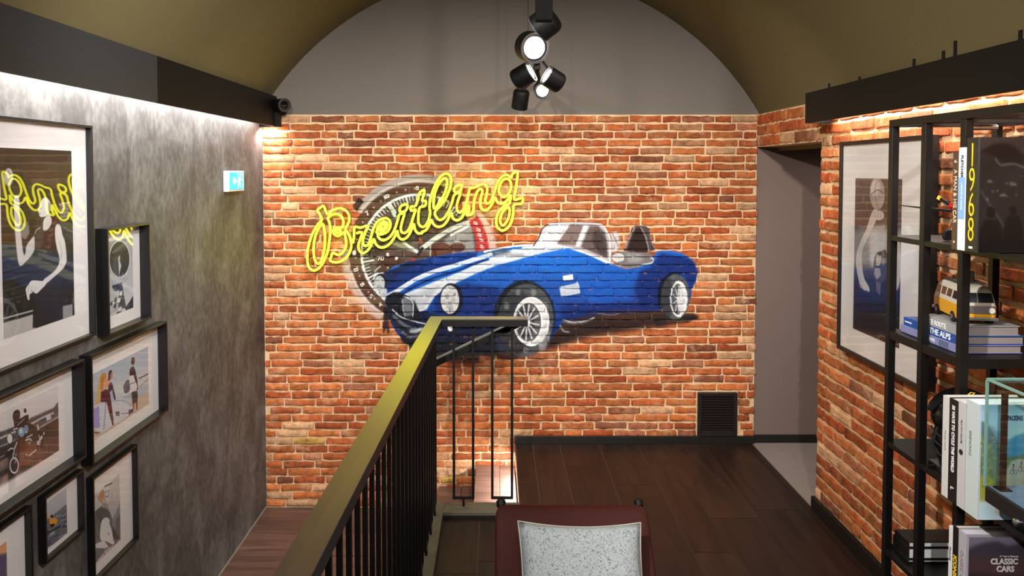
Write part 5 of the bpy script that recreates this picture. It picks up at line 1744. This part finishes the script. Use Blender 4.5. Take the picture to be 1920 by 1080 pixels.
def book_up(label, cover, x0, ln, pxl, pxr, pyt, zb, group, pages=(222, 216, 206), name='book'):
    """book standing with its spine to the room; pxl/pxr/pyt read off the photograph's spine"""
    a, b = at_x(pxl, pyt, x0), at_x(pxr, pyt, x0)
    y1, y0, zt = a.y - 0.0006, b.y + 0.0006, b.z
    t = thing(name, label, 'book', (x0 + ln / 2, (y0 + y1) / 2, zb), group)
    c = mat('cover_%d_%d_%d' % cover, cover, 0.4)
    MB().box((x0, y0, zb), (x0 + 0.003, y1, zt)).box((x0 + 0.003, y0, zb), (x0 + ln, y0 + 0.0028, zt)).box((x0 + 0.003, y1 - 0.0028, zb), (x0 + ln, y1, zt)).build('cover', c, t, bevel=0.0008, seg=1)
    MB().box((x0 + 0.0032, y0 + 0.003, zb + 0.003), (x0 + ln - 0.004, y1 - 0.003, zt - 0.003)).build('pages', mat('paper_%d' % pages[0], pages, 0.9), t)
    return t, y0, y1, zt


def book_flat(label, cover, x0, x1, y0, y1, z0, z1, group, pages=(150, 140, 138)):  # default page grey has the shade on the pile put into its colour
    t = thing('book', label, 'book', ((x0 + x1) / 2, (y0 + y1) / 2, z0), group)
    c = mat('cover_%d_%d_%d' % cover, cover, 0.4)
    MB().box((x0, y0, z0), (x0 + 0.003, y1, z1)).box((x0 + 0.003, y0, z0), (x1, y1, z0 + 0.0028)).box((x0 + 0.003, y0, z1 - 0.0028), (x1, y1, z1)).build('cover', c, t, bevel=0.0008, seg=1)
    MB().box((x0 + 0.0032, y0 + 0.004, z0 + 0.003), (x1 - 0.004, y1 - 0.004, z1 - 0.003)).build('pages', mat('paper_%d' % pages[0], pages, 0.9), t)
    return t


DN, NEAR, UP = (0, 0, -1), (0, -1, 0), (0, 0, 1)
M_CREAM = mat('print_cream', (226, 206, 176), 0.6)
M_BLK = mat('print_black', (24, 24, 26), 0.6)
M_YEL = mat('print_yellow', (246, 206, 40), 0.5)
M_WHT = mat('print_white', (240, 240, 240), 0.6)
GA = 'large books standing on the top shelf'
BX = 1.330
Z1 = 1.6835
t, y0, y1, zt = book_up('brown upright book with cream spine letters, top shelf, partly behind post', (72, 52, 44), BX, 0.24, 1787, 1798, 285, Z1, GA)
ym = (y0 + y1) / 2
text('lettering', 'A MAN & HIS CAR', 0.021, (BX - 0.0006, ym, zt - 0.050), DN, NEAR, M_CREAM, t, sx=0.92)
text('lettering', 'd', 0.018, (BX - 0.0006, ym, zt - 0.022), DN, NEAR, M_CREAM, t)
text('lettering', '\u25B2', 0.010, (BX - 0.0006, ym, Z1 + 0.022), NEAR, UP, M_CREAM, t, 'CENTER')
t, y0, y1, zt = book_up('white and pale blue upright book between brown and black spines, top shelf', (226, 228, 234), BX, 0.25, 1798, 1812, 276, Z1, GA)
ym = (y0 + y1) / 2
MB().box((BX - 0.0008, y0 + 0.001, Z1 + 0.09), (BX - 0.0001, y1 - 0.001, zt - 0.085)).build('spine_band', mat('pale_blue_print', (134, 174, 222), 0.5), t)
text('lettering', 'FLETCHER', 0.014, (BX - 0.0006, ym, zt - 0.022), DN, NEAR, M_BLK, t, bold=0.0003)
text('lettering', 'A CENTURY OF RACING', 0.007, (BX - 0.0012, ym, zt - 0.10), DN, NEAR, M_WHT, t)
t, y0, y1, zt = book_up('thick black book with tall yellow numerals and a racing photograph cover', (30, 28, 30), BX, 0.30, 1813, 1836, 257, Z1, GA)
ym = (y0 + y1) / 2
hh = (zt - Z1)
for i, ch in enumerate('1968'):
    text('numeral', ch, 0.098, (BX - 0.0006, ym, zt - 0.052 - i * 0.0695), NEAR, UP, M_YEL, t, 'CENTER', sx=0.60, bold=-0.0012)
MB().box((BX - 0.0008, ym - 0.008, Z1 + 0.010), (BX, ym + 0.008, Z1 + 0.016)).build('spine_mark', M_WHT, t)


def cover_quad(parent, nm, y, x0, x1, z0, z1, painter, S=900):
    w_, h_ = int((x1 - x0) * S), int((z1 - z0) * S)
    cv = Canvas(w_, h_, unit_fn('y', y, x0, x1, z1, z0, w_, h_), (60, 60, 60))
    painter(cv)
    yy = y - 0.0006
    quad('cover_print', [(x0, yy, z0), (x1, yy, z0), (x1, yy, z1), (x0, yy, z1)], print_mat(nm, cv.image(nm + '_img', grain=0.04), 0.3), parent, thick=0.0004)


def paint_race(c):
    z = zf(3.857, 1640, 200)
    full(c, (40, 36, 36), (z(900, 220), z(900, 1000), (48, 42, 41), (8, 7, 8)))
    c.poly(L(z, 700, 330, 800, 350, 880, 330, 940, 420, 1300, 440, 1700, 480, 1700, 1100, 700, 1100), (30, 27, 28), 0.9, 4)
    c.poly(L(z, 760, 330, 800, 300, 860, 270, 940, 265, 1000, 285, 1060, 330, 1100, 340, 1500, 300, 1500, 420, 1080, 420, 940, 400, 880, 370, 820, 350), (18, 15, 16), 0.95, 3, True)
    c.line(L(z, 870, 370, 910, 420, 1000, 410, 1080, 440), 2, (150, 140, 136), 0.6, 2, True)
    for k in range(40):
        x, y = NRNG.uniform(760, 1500), NRNG.uniform(500, 680)
        c.poly(ell(*z(x, y), 3, 3, 10), (16, 14, 15) if k % 2 else (74, 68, 67), 0.6, 1)
    for (x, y, r) in ((930, 640, 10), (830, 540, 7), (1000, 560, 9), (1150, 620, 10)):
        c.poly(L(z, x - 3 * r, y + 6, x - 2 * r, y - 8, x - 6, y - 12, x + 4, y - 22, x + 14, y - 10, x + 3 * r, y - 2, x + 3.4 * r, y + 12, x - 2.6 * r, y + 14), (66, 61, 60), 0.8, 1)
        c.line(L(z, x - 2 * r, y - 4, x + 2 * r, y + 2), 1.0, (130, 122, 120), 0.6, 1)
    c.line(L(z, 760, 600, 880, 780, 1000, 980), 1.6, (120, 112, 110), 0.5, 2)
    for (x, y, s_) in ((840, 860, 1.2), (1000, 830, 1.0), (1200, 880, 1.3)):
        c.poly(ell(*z(x, y - 80 * s_), 7 * s_, 9 * s_, 16), (12, 10, 11), 0.95, 1)
        c.poly(L(z, x - 70 * s_, y + 60, x - 45 * s_, y - 40, x + 45 * s_, y - 40, x + 70 * s_, y + 60, x + 70 * s_, y + 170, x - 70 * s_, y + 170), (12, 10, 11), 0.95, 2)
    c.poly(L(z, 700, 960, 1700, 960, 1700, 1100, 700, 1100), (10, 9, 10), 0.9, 5)


cover_quad(t, 'racing_cover', y0, BX + 0.006, BX + 0.299, Z1 + 0.001, zt - 0.001, paint_race)

# flat pile on the second shelf
GB = 'large books lying in a pile on the second shelf'
z = 1.3445
t = book_flat('lilac-grey spined book at the bottom of the flat pile of books', (136, 138, 184), 1.432, 1.632, 2.296, 2.625, z, z + 0.026, GB)
text('lettering', 'LAS AGUAS', 0.016, (1.4314, 2.50, z + 0.013), NEAR, UP, M_WHT, t)
MB().box((1.4308, 2.345, z + 0.003), (1.4322, 2.395, z + 0.023)).build('spine_label', mat('grey_blue_label', (96, 104, 140), 0.5), t)
z += 0.0265
t = book_flat('blue book with large white capitals, middle of the flat pile', (30, 78, 158), 1.434, 1.640, 2.298, 2.610, z, z + 0.028, GB)
text('lettering', 'THE ALPS', 0.027, (1.4334, 2.452, z + 0.014), NEAR, UP, M_WHT, t, bold=0.0006)
MB().box((1.4326, 2.56, z + 0.012), (1.4342, 2.60, z + 0.016)).build('spine_mark', M_WHT, t)
z += 0.0285
t = book_flat('pale grey book with white spine letters topping the flat pile, under the van', (158, 160, 164), 1.433, 1.626, 2.300, 2.505, z, z + 0.030, GB)
text('lettering', 'HAUTE ROUTE', 0.022, (1.4324, 2.495, z + 0.015), NEAR, UP, M_WHT, t, sx=0.9, bold=0.0005)
z += 0.0305
ZV = z

# toy van
vc = at_y(1829, 605, 2.325)
van = thing('toy_van', 'yellow and cream toy camper van with a suitcase on its roof', 'toy van', (vc.x + 0.025, 2.425, ZV), rot=(0, 0, R(-12)))
M_VY = mat('van_yellow', (232, 166, 24), 0.4, noise=0.12, nscale=40)
M_VC = mat('van_cream', (206, 198, 182), 0.45, noise=0.10, nscale=50)
M_TYR = mat('tyre_rubber', (22, 20, 20), 0.8)
M_DKG = mat('dark_glass', (26, 28, 32), 0.12, spec=0.8)
M_CHR = mat('worn_chrome', (150, 148, 150), 0.35, metal=0.8)
vl, vw = 0.108, 0.054


def loft(rings):
    vs, fs = [], []
    n = len(rings[0])
    for r_ in rings: vs += r_
    for k in range(len(rings) - 1):
        for i in range(n):
            j = (i + 1) % n
            fs.append((k * n + i, k * n + j, (k + 1) * n + j, (k + 1) * n + i))
    fs += [tuple(range(n - 1, -1, -1)), tuple(range((len(rings) - 1) * n, len(rings) * n))]
    return MB().add(vs, fs)


def rr(w_, l_, z_, c_=0.014, n=5):
    o = []
    for (sx, sy, a0_) in ((1, 1, 0), (-1, 1, 90), (-1, -1, 180), (1, -1, 270)):
        for i in range(n):
            a = R(a0_ + 90 * i / (n - 1))
            o.append((sx * (w_ - c_) + c_ * math.cos(a), sy * (l_ - c_) + c_ * math.sin(a), z_))
    return o


loft([rr(vw, vl, 0.016), rr(vw + 0.002, vl + 0.001, 0.030), rr(vw + 0.002, vl + 0.001, 0.060)]).build('lower_body', M_VY, van, smooth=True)
loft([rr(vw + 0.001, vl, 0.060), rr(vw - 0.001, vl - 0.002, 0.072), rr(vw - 0.008, vl - 0.012, 0.104), rr(vw - 0.014, vl - 0.022, 0.114), rr(vw - 0.026, vl - 0.04, 0.118)]).build('upper_body', M_VC, van, smooth=True)
MB().box((-vw + 0.006, -vl - 0.0035, 0.034), (vw - 0.006, -vl + 0.002, 0.060)).build('front_panel', M_CHR, van, bevel=0.003)
MB().box((-vw - 0.003, -vl - 0.007, 0.014), (vw + 0.003, -vl + 0.003, 0.024)).build('bumper', M_CHR, van, bevel=0.002)
MB().box((-vw - 0.003, vl - 0.003, 0.014), (vw + 0.003, vl + 0.005, 0.024)).build('bumper', M_CHR, van, bevel=0.002)
for sx in (-1, 1):
    MB().hexa([(sx * 0.002, -vl - 0.001, 0.070), (sx * 0.046, -vl + 0.001, 0.070), (sx * 0.046, -vl + 0.003, 0.071), (sx * 0.002, -vl + 0.003, 0.071),
               (sx * 0.002, -vl + 0.007, 0.099), (sx * 0.041, -vl + 0.009, 0.099), (sx * 0.041, -vl + 0.012, 0.099), (sx * 0.002, -vl + 0.012, 0.099)]).build('windscreen', M_DKG, van)
    MB().cyl((sx * 0.038, -vl - 0.006, 0.046), (sx * 0.038, -vl, 0.046), 0.009, n=18).build('headlamp', mat('lamp_glass', (220, 220, 214), 0.15), van, smooth=True)
    for k in range(4):
        ya = -vl + 0.022 + k * 0.047
        MB().hexa([(sx * (vw - 0.001), ya, 0.074), (sx * (vw - 0.001), ya + 0.036, 0.074), (sx * (vw - 0.006), ya + 0.036, 0.074), (sx * (vw - 0.006), ya, 0.074),
                   (sx * (vw - 0.0065), ya, 0.099), (sx * (vw - 0.0065), ya + 0.036, 0.099), (sx * (vw - 0.011), ya + 0.036, 0.099), (sx * (vw - 0.011), ya, 0.099)]).build('side_window', M_DKG, van)
    for yy in (-0.066, 0.066):
        w_ = MB().cyl((sx * (vw - 0.014), yy, 0.017), (sx * (vw + 0.004), yy, 0.017), 0.0170, n=20).build('wheel', M_TYR, van, smooth=True)
        MB().cyl((sx * (vw + 0.003), yy, 0.017), (sx * (vw + 0.006), yy, 0.017), 0.009, n=16).build('hubcap', M_CHR, w_, smooth=True)
rk = MB()
for k in range(5):
    rk.box((-0.036, -0.06 + k * 0.03, 0.122), (0.036, -0.057 + k * 0.03, 0.1245))
for sx in (-1, 1):
    rk.box((sx * 0.036 - 0.0015, -0.062, 0.122), (sx * 0.036 + 0.0015, 0.065, 0.126))
    for yy in (-0.05, 0.05): rk.box((sx * 0.033 - 0.001, yy, 0.112), (sx * 0.033 + 0.001, yy + 0.002, 0.123))
rk.build('roof_rack', mat('dark_grey_metal'), van)
sc_t = thing('toy_suitcase', 'small black toy suitcase with upright handle on the van roof', 'toy suitcase', (van.location.x - 0.010, 2.40, ZV + 0.1262), rot=(0, 0, R(-12)))
MB().box((-0.021, -0.012, 0), (0.021, 0.012, 0.032)).build('case', mat('dark_green_case', (26, 32, 28), 0.5), sc_t, bevel=0.005, seg=3, smooth=True)
MB().tube([(-0.010, 0, 0.030), (-0.010, 0, 0.050), (-0.007, 0, 0.054), (0.007, 0, 0.054), (0.010, 0, 0.050), (0.010, 0, 0.030)], 0.0016, 8).build('handle', M_CHR, sc_t, smooth=True)
MB().box((-0.022, -0.0126, 0.013), (0.022, 0.0126, 0.015)).build('strap', M_TYR, sc_t)

# toy aeroplane
ap = thing('toy_aeroplane', 'black toy propeller aeroplane with red spinner on the top shelf', 'toy aeroplane', (1.436, 2.335, 1.800), rot=(0, 0, 0))
ax = Vector((0.95, 0.30, -0.06)).normalized()
wx = Vector((-0.30, 0.95, 0)).normalized()
ux = Vector((0, 0, 1))
M_AP = mat('aeroplane_black', (26, 24, 24), 0.35)
MB().lathe((0, 0, 0), ax, [(0.0, 0.018), (0.01, 0.026), (0.05, 0.028), (0.14, 0.022), (0.26, 0.008), (0.28, 0.004)], 16).build('fuselage', M_AP, ap, smooth=True)
MB().lathe(-ax * 0.022, ax, [(0, 0.003), (0.006, 0.010), (0.014, 0.014), (0.022, 0.015)], 16).build('spinner', mat('spinner_red', (200, 24, 24), 0.3), ap, smooth=True)
pr = MB()
pd = (wx * 0.80 + ux * 0.42).normalized()
pr.bar(-ax * 0.012 - pd * 0.055, -ax * 0.012 + pd * 0.055, 0.010, 0.003, up=ax)
prop = pr.build('propeller', M_AP, ap)
MB().bar(-ax * 0.012 + pd * 0.047, -ax * 0.012 + pd * 0.058, 0.011, 0.004, up=ax).build('propeller_tip', M_YEL, prop)
MB().bar(-ax * 0.012 - pd * 0.047, -ax * 0.012 - pd * 0.058, 0.011, 0.004, up=ax).build('propeller_tip', M_YEL, prop)
wr_ = ax * 0.060 - ux * 0.018
wm = MB()
for s_ in (-1, 1):
    L_ = 0.255 if s_ > 0 else 0.10
    a_, b_ = wr_, wr_ + wx * s_ * L_ + ux * (0.012 if s_ > 0 else 0.0)
    c0, c1 = ax * 0.030, ax * 0.012
    th0, th1 = ux * 0.005, ux * 0.0015
    wm.hexa([a_ - c0 - th0, a_ + c0 - th0, b_ + c1 - th1, b_ - c1 - th1, a_ - c0 + th0, a_ + c0 + th0, b_ + c1 + th1, b_ - c1 + th1])
wm.build('wing', M_AP, ap)
MB().hexa([v for v in [ax * 0.24 - wx * 0.05 - ux * 0.002, ax * 0.27 - wx * 0.05 - ux * 0.002, ax * 0.27 + wx * 0.05 - ux * 0.002, ax * 0.24 + wx * 0.05 - ux * 0.002,
                       ax * 0.24 - wx * 0.05 + ux * 0.002, ax * 0.27 - wx * 0.05 + ux * 0.002, ax * 0.27 + wx * 0.05 + ux * 0.002, ax * 0.24 + wx * 0.05 + ux * 0.002]]).build('tailplane', M_AP, ap)
for s_ in (-1, 1):
    wc = wr_ + wx * s_ * 0.075 - ux * 0.0
    wc = Vector((wc.x, wc.y, -0.1165 + 0.018))
    MB().cyl(wr_ + wx * s_ * 0.05, wc, 0.002, n=8).build('undercarriage_strut', M_CHR, ap)
    MB().cyl(wc - wx * 0.006, wc + wx * 0.006, 0.018, n=20).build('wheel', M_TYR, ap, smooth=True)
MB().cyl(ax * 0.26 - ux * 0.004, (ax * 0.26).xy.to_3d() + Vector((0, 0, -0.1165)), 0.002, n=8).build('tail_strut', M_CHR, ap)

# helmet on a stand, third shelf
t = thing('helmet', 'glossy black cycling helmet with yellow emblem behind the upright books', 'helmet', (1.53, 2.42, 1.08))
M_HEL = mat('gloss_black', (12, 12, 13), 0.32, spec=0.5)
hv = []
prof = [(0.0, 0.092), (0.02, 0.100), (0.045, 0.098), (0.07, 0.084), (0.09, 0.060), (0.102, 0.030), (0.105, 0.008)]
MB().lathe((1.53, 2.42, 1.082), (0, 0, 1), prof, 28, 1.18, 0.92).build('shell', M_HEL, t, smooth=True)
for k in range(5):
    a = R(-60 + 30 * k)
    pts = [(1.53 + 0.118 * math.sin(p) * 1.0, 2.42 + 0.03 * math.sin(a) * math.cos(p), 1.088 + 0.104 * math.cos(p)) for p in np.linspace(-1.2, 1.2, 12)]
    MB().tube(pts, 0.005, 6).build('rib', M_HEL, t, smooth=True)
em = at_y(1815, 742, 2.345)
MB().tube([at_y(x, y, 2.335) for x, y in ((1803, 744), (1812, 739), (1822, 741), (1828, 737), (1820, 736), (1812, 743), (1824, 744))], 0.0018, 6).build('emblem', M_YEL, t)
MB().tube([(1.44, 2.40, 1.09), (1.425, 2.41, 1.02), (1.45, 2.40, 0.985)], 0.005, 8).build('chin_strap', M_TYR, t, smooth=True)
t = thing('helmet_stand', 'black figure-shaped stand with a foot, left of the upright books', 'stand', (1.49, 2.42, 0.944))
sb = [rr(0.050, 0.045, 0.0), rr(0.046, 0.040, 0.014, 0.012), rr(0.026, 0.026, 0.022), rr(0.036, 0.034, 0.06), rr(0.040, 0.038, 0.10), rr(0.034, 0.034, 0.137)]
mb_ = loft([[(p[0] + 1.475, p[1] + 2.40, p[2] + 0.9445) for p in r_] for r_ in sb])
mb_.build('body', M_HEL, t, smooth=True)
MB().lathe((1.475, 2.395, 0.951), (-0.95, -0.05, 0.02), [(0, 0.006), (0.03, 0.0062), (0.068, 0.0055), (0.075, 0.003)], 14).build('foot', M_HEL, t, smooth=True)
for k in range(3):
    MB().tube([(1.445, 2.375 + 0.0 * k, 0.985 + k * 0.03), (1.430, 2.395, 1.0 + k * 0.03), (1.438, 2.44, 1.01 + k * 0.03)], 0.003, 6).build('ridge', M_TYR, t, smooth=True)

# upright books, third shelf
GC = 'books standing on the third shelf'
Z3 = 0.9455
t, y0, y1, zt = book_up('plain white upright book left of the black cycling book', (214, 212, 208), BX, 0.22, 1768, 1780, 746, Z3, GC)
text('lettering', 'THE GREAT ROADS', 0.007, (BX - 0.0006, (y0 + y1) / 2, zt - 0.10), DN, NEAR, mat('print_grey', (150, 150, 150), 0.6), t)
t, y0, y1, zt = book_up('black upright book with bold white spine capitals, third shelf', (26, 24, 26), BX, 0.22, 1780, 1797, 753, Z3, GC)
text('lettering', '50 WAYS TO CYCLE THE WORLD', 0.0175, (BX - 0.0006, (y0 + y1) / 2, zt - 0.018), DN, NEAR, M_WHT, t, sx=0.74, bold=0.0007)
text('lettering', 'L', 0.018, (BX - 0.0006, (y0 + y1) / 2, Z3 + 0.045), DN, NEAR, M_WHT, t, bold=0.0008)
t, y0, y1, zt = book_up('white upright book with small black lettering, right of the black book', (198, 196, 198), BX, 0.23, 1797, 1811, 757, Z3, GC)
text('lettering', 'VELO CITY ROUTES', 0.008, (BX - 0.0006, (y0 + y1) / 2, zt - 0.05), DN, NEAR, M_BLK, t)
MB().cyl((BX - 0.0012, (y0 + y1) / 2, zt - 0.145), (BX, (y0 + y1) / 2, zt - 0.145), 0.008, n=20).build('spine_emblem', M_BLK, t)
t, y0, y1, zt = book_up('pale book with mountain cycling cover behind the glass case', (196, 208, 208), BX, 0.30, 1812, 1837, 759, Z3, GC, pages=(236, 240, 244))
text('lettering', 'BIKEPACKING', 0.014, (BX - 0.0006, (y0 + y1) / 2 + 0.008, zt - 0.085), DN, NEAR, mat('print_grey_green', (104, 124, 116), 0.6), t, sx=0.8)


def paint_trail(c):
    z = zf(4.0, 1640, 690)
    full(c, (150, 200, 236), (z(900, 270), z(900, 560), (150, 198, 238), (206, 232, 246)))
    c.poly(L(z, 780, 400, 880, 440, 960, 500, 1020, 560, 1100, 620, 1300, 560, 1600, 500, 1600, 900, 780, 900), (126, 168, 196), 0.9, 3)
    c.poly(L(z, 960, 600, 1000, 540, 1060, 505, 1120, 490, 1250, 470, 1600, 520, 1600, 800, 960, 800), (60, 150, 206), 0.95, 3)
    c.poly(L(z, 780, 390, 830, 410, 880, 470, 920, 540, 960, 600, 1000, 660, 1000, 800, 780, 800), (104, 128, 140), 0.95, 2)
    c.poly(L(z, 780, 480, 840, 560, 900, 640, 960, 690, 960, 900, 780, 900), (120, 140, 112), 0.9, 4)
    c.poly(L(z, 940, 680, 1060, 660, 1200, 640, 1600, 600, 1600, 900, 940, 900), (106, 126, 84), 0.95, 3)
    c.poly(L(z, 900, 1000, 960, 820, 1020, 700, 1080, 680, 1140, 690, 1300, 900, 1400, 1100, 900, 1100), (206, 198, 194), 0.95, 2)
    c.poly(L(z, 780, 820, 860, 800, 900, 860, 900, 1000, 780, 1000), (170, 168, 60), 0.9, 4)
    for k in range(90):
        x, y = NRNG.uniform(785, 950), NRNG.uniform(520, 900)
        c.poly(ell(*z(x, y), 2.0, 1.5, 8), [(206, 204, 90), (70, 96, 66), (150, 168, 150)][k % 3], 0.7, 1)
    for (x, y) in ((1040, 760), (1100, 740), (1150, 770)):
        c.poly(ell(*z(x, y - 34), 1.8, 2.2, 10), (60, 60, 66), 0.9)
        c.line(L(z, x, y - 30, x - 6, y), 3.2, (150, 110, 110), 0.9)
        c.line(ell(*z(x - 14, y + 20), 3, 4, 16), 0.8, (60, 60, 64), 0.9, closed=True)
        c.line(ell(*z(x + 14, y + 20), 3, 4, 16), 0.8, (60, 60, 64), 0.9, closed=True)


cover_quad(t, 'trail_cover', y0, BX + 0.006, BX + 0.299, Z3 + 0.001, zt - 0.001, paint_trail)
text('lettering', 'BIKEPACKING', 0.0185, (at_y(1876, 782, y0).x, y0 - 0.0012, at_y(1872, 784, y0).z), (1, 0, 0), UP, mat('print_slate', (20, 70, 120), 0.6), t, sx=0.52, bold=0.0005)

# bar added under the top shelf as a body for the added light
t0_ = bpy.data.objects['shelving_unit']
MB().box((1.39 + 0.03, 1.84, 1.6565), (1.62, 1.88, 1.6635)).build('light_bar', M_STEEL, t0_)

# glass case
GX0, GX1, GY0, GY1 = 1.325, 1.74, 1.42, 1.995
gz0, gz1 = at_x(1857, 917, GX0).z, at_y(1862, 713, GY1).z
t = thing('display_case', 'glass display case on a black base at the right edge of the shelf', 'display case', (1.53, 1.7, 0.944))
MB().box((GX0, GY0, gz0 - 0.042), (GX1, GY1, gz0)).build('base_tray', mat('black_case_base', (26, 27, 30), 0.35), t, bevel=0.002)
MB().box((GX0 + 0.006, GY0 + 0.006, gz0), (GX1 - 0.006, GY1 - 0.006, gz0 + 0.002)).build('base_cloth', mat('slate_blue_felt', (92, 112, 140), 0.8), t)
MB().box((GX0 + 0.08, GY0 + 0.04, 0.9455), (GX1 - 0.04, GY1 - 0.02, gz0 - 0.042)).build('plinth', M_BLACK, t)
e = 0.005
for nm, lo, hi in (('glass_pane', (GX0, GY0, gz0), (GX0 + e, GY1, gz1)), ('glass_pane', (GX1 - e, GY0, gz0), (GX1, GY1, gz1)), ('glass_pane', (GX0 + e, GY1 - e, gz0), (GX1 - e, GY1, gz1)),
                   ('glass_pane', (GX0 + e, GY0, gz0), (GX1 - e, GY0 + e, gz1)), ('glass_pane', (GX0, GY0, gz1), (GX1, GY1, gz1 + e))):
    MB().box(lo, hi).build(nm, M_CASEGL, t)
eg = 0.003
for (x, y) in ((GX0, GY1), (GX1, GY1), (GX0, GY0), (GX1, GY0)):
    MB().box((x - eg, y - eg, gz0), (x + eg, y + eg, gz1)).build('glass_edge', M_GLEDGE, t)
for x in (GX0, GX1):
    MB().box((x - eg, GY0, gz1), (x + eg, GY1, gz1 + 0.006)).build('glass_edge', M_GLEDGE, t)
for y in (GY0, GY1):
    MB().box((GX0, y - eg, gz1), (GX1, y + eg, gz1 + 0.006)).build('glass_edge', M_GLEDGE, t)
kp = at_x(1914, 980, GX0)
MB().lathe((GX0 + 0.001, kp.y, kp.z), (-1, 0, 0), [(0, 0.005), (0.006, 0.005), (0.009, 0.010), (0.016, 0.010), (0.019, 0.006)], 18).build('knob', M_STEEL, t, smooth=True)
t = thing('display_stand', 'slim black stand with square foot inside the glass case', 'stand', (1.352, 1.975, gz0 + 0.002))
p_ = at_y(1880, 916, 1.965)
MB().box((p_.x - 0.006, 1.959, gz0 + 0.006), (p_.x + 0.006, 1.971, at_y(1880, 738, 1.965).z)).build('stem', M_BLACK, t, bevel=0.001)
MB().box((p_.x - 0.016, 1.949, gz0 + 0.0022), (p_.x + 0.016, 1.981, gz0 + 0.006)).build('foot', M_BLACK, t, bevel=0.001)

# lower shelf books
GD = 'books standing on the fourth shelf'
Z4 = 0.5515
t, y0, y1, zt = book_up('slim white upright book on the fourth shelf, beside the black one', (226, 226, 228), BX, 0.22, 1779, 1786.5, 990, Z4, GD)
text('lettering', 'Motoring', 0.011, (BX - 0.0006, (y0 + y1) / 2, zt - 0.06), DN, NEAR, M_BLK, t)
t, y0, y1, zt = book_up('black upright book with yellow spine word, fourth shelf', (22, 22, 24), BX, 0.22, 1786.5, 1797, 991, Z4, GD)
text('lettering', 'ICONS', 0.021, (BX - 0.0006, (y0 + y1) / 2, zt - 0.085), DN, NEAR, M_YEL, t, bold=0.0007)
text('lettering', 'OF', 0.021, (BX - 0.0006, (y0 + y1) / 2, zt - 0.158), DN, NEAR, M_WHT, t, bold=0.0006)
t, y0, y1, zt = book_up('silver-grey book with mountain road cover, fourth shelf', (176, 174, 182), BX, 0.29, 1797, 1812, 1002, Z4, GD, pages=(214, 212, 222))
text('lettering', 'CLASSIC CARS', 0.017, (BX - 0.0006, (y0 + y1) / 2, zt - 0.055), DN, NEAR, mat('print_mauve', (150, 112, 116), 0.6), t)


def paint_dusk(c):
    z = zf(6.0, 1640, 900)
    full(c, (90, 80, 96), (z(1100, 650), z(1100, 1100), (126, 122, 140), (86, 66, 70)))
    c.poly(L(z, 1040, 790, 1120, 740, 1250, 700, 1380, 690, 1500, 740, 1700, 700, 2200, 760, 2200, 1400, 1040, 1400), (60, 54, 68), 0.9, 4)
    c.poly(L(z, 1040, 900, 1200, 860, 1400, 880, 1700, 860, 2200, 920, 2200, 1500, 1040, 1500), (92, 62, 56), 0.6, 10)
    c.poly(L(z, 1040, 1040, 1200, 1050, 1500, 1080, 2200, 1060, 2200, 1500, 1040, 1500), (54, 40, 52), 0.8, 6)


cover_quad(t, 'dusk_cover', y0, BX + 0.008, BX + 0.289, Z4 + 0.001, zt - 0.008, paint_dusk)
pp = at_y(1857, 1053, y0)
M_PW = mat('print_pale', (214, 210, 216), 0.6)
text('lettering', 'CLASSIC', 0.0225, (at_y(1857, 1055, y0).x, y0 - 0.0012, at_y(1857, 1053, y0).z), (1, 0, 0), UP, M_PW, t, sx=0.92, bold=0.0008)
text('lettering', 'CARS', 0.0225, (at_y(1868, 1067, y0).x, y0 - 0.0012, at_y(1868, 1067, y0).z), (1, 0, 0), UP, M_PW, t, sx=0.92, bold=0.0008)
text('lettering', 'A Tour in Pictures', 0.007, (at_y(1874, 1043, y0).x, y0 - 0.0012, at_y(1874, 1043, y0).z), (1, 0, 0), UP, M_PW, t)

GE = 'black-bound books lying on the fourth shelf'
Xn = 1.430
ynb = at_x(1703, 1040, Xn).y
zs = [at_x(1703, y, Xn).z for y in (1015, 1027, 1049)]
zfl = 0.551
lev = [zs[0], zs[1], zs[2], zfl]
for i, nm in enumerate(('topmost thin one', 'middle one', 'thick lowest one')):
    t = book_flat('black-bound book with white page edges, %s of the lying pile' % nm, (18, 17, 18), Xn, Xn + 0.24, ynb, ynb + 0.09 + 0.01 * i, lev[i + 1] + 0.0003, lev[i] - 0.0003, GE, pages=(236, 234, 236))
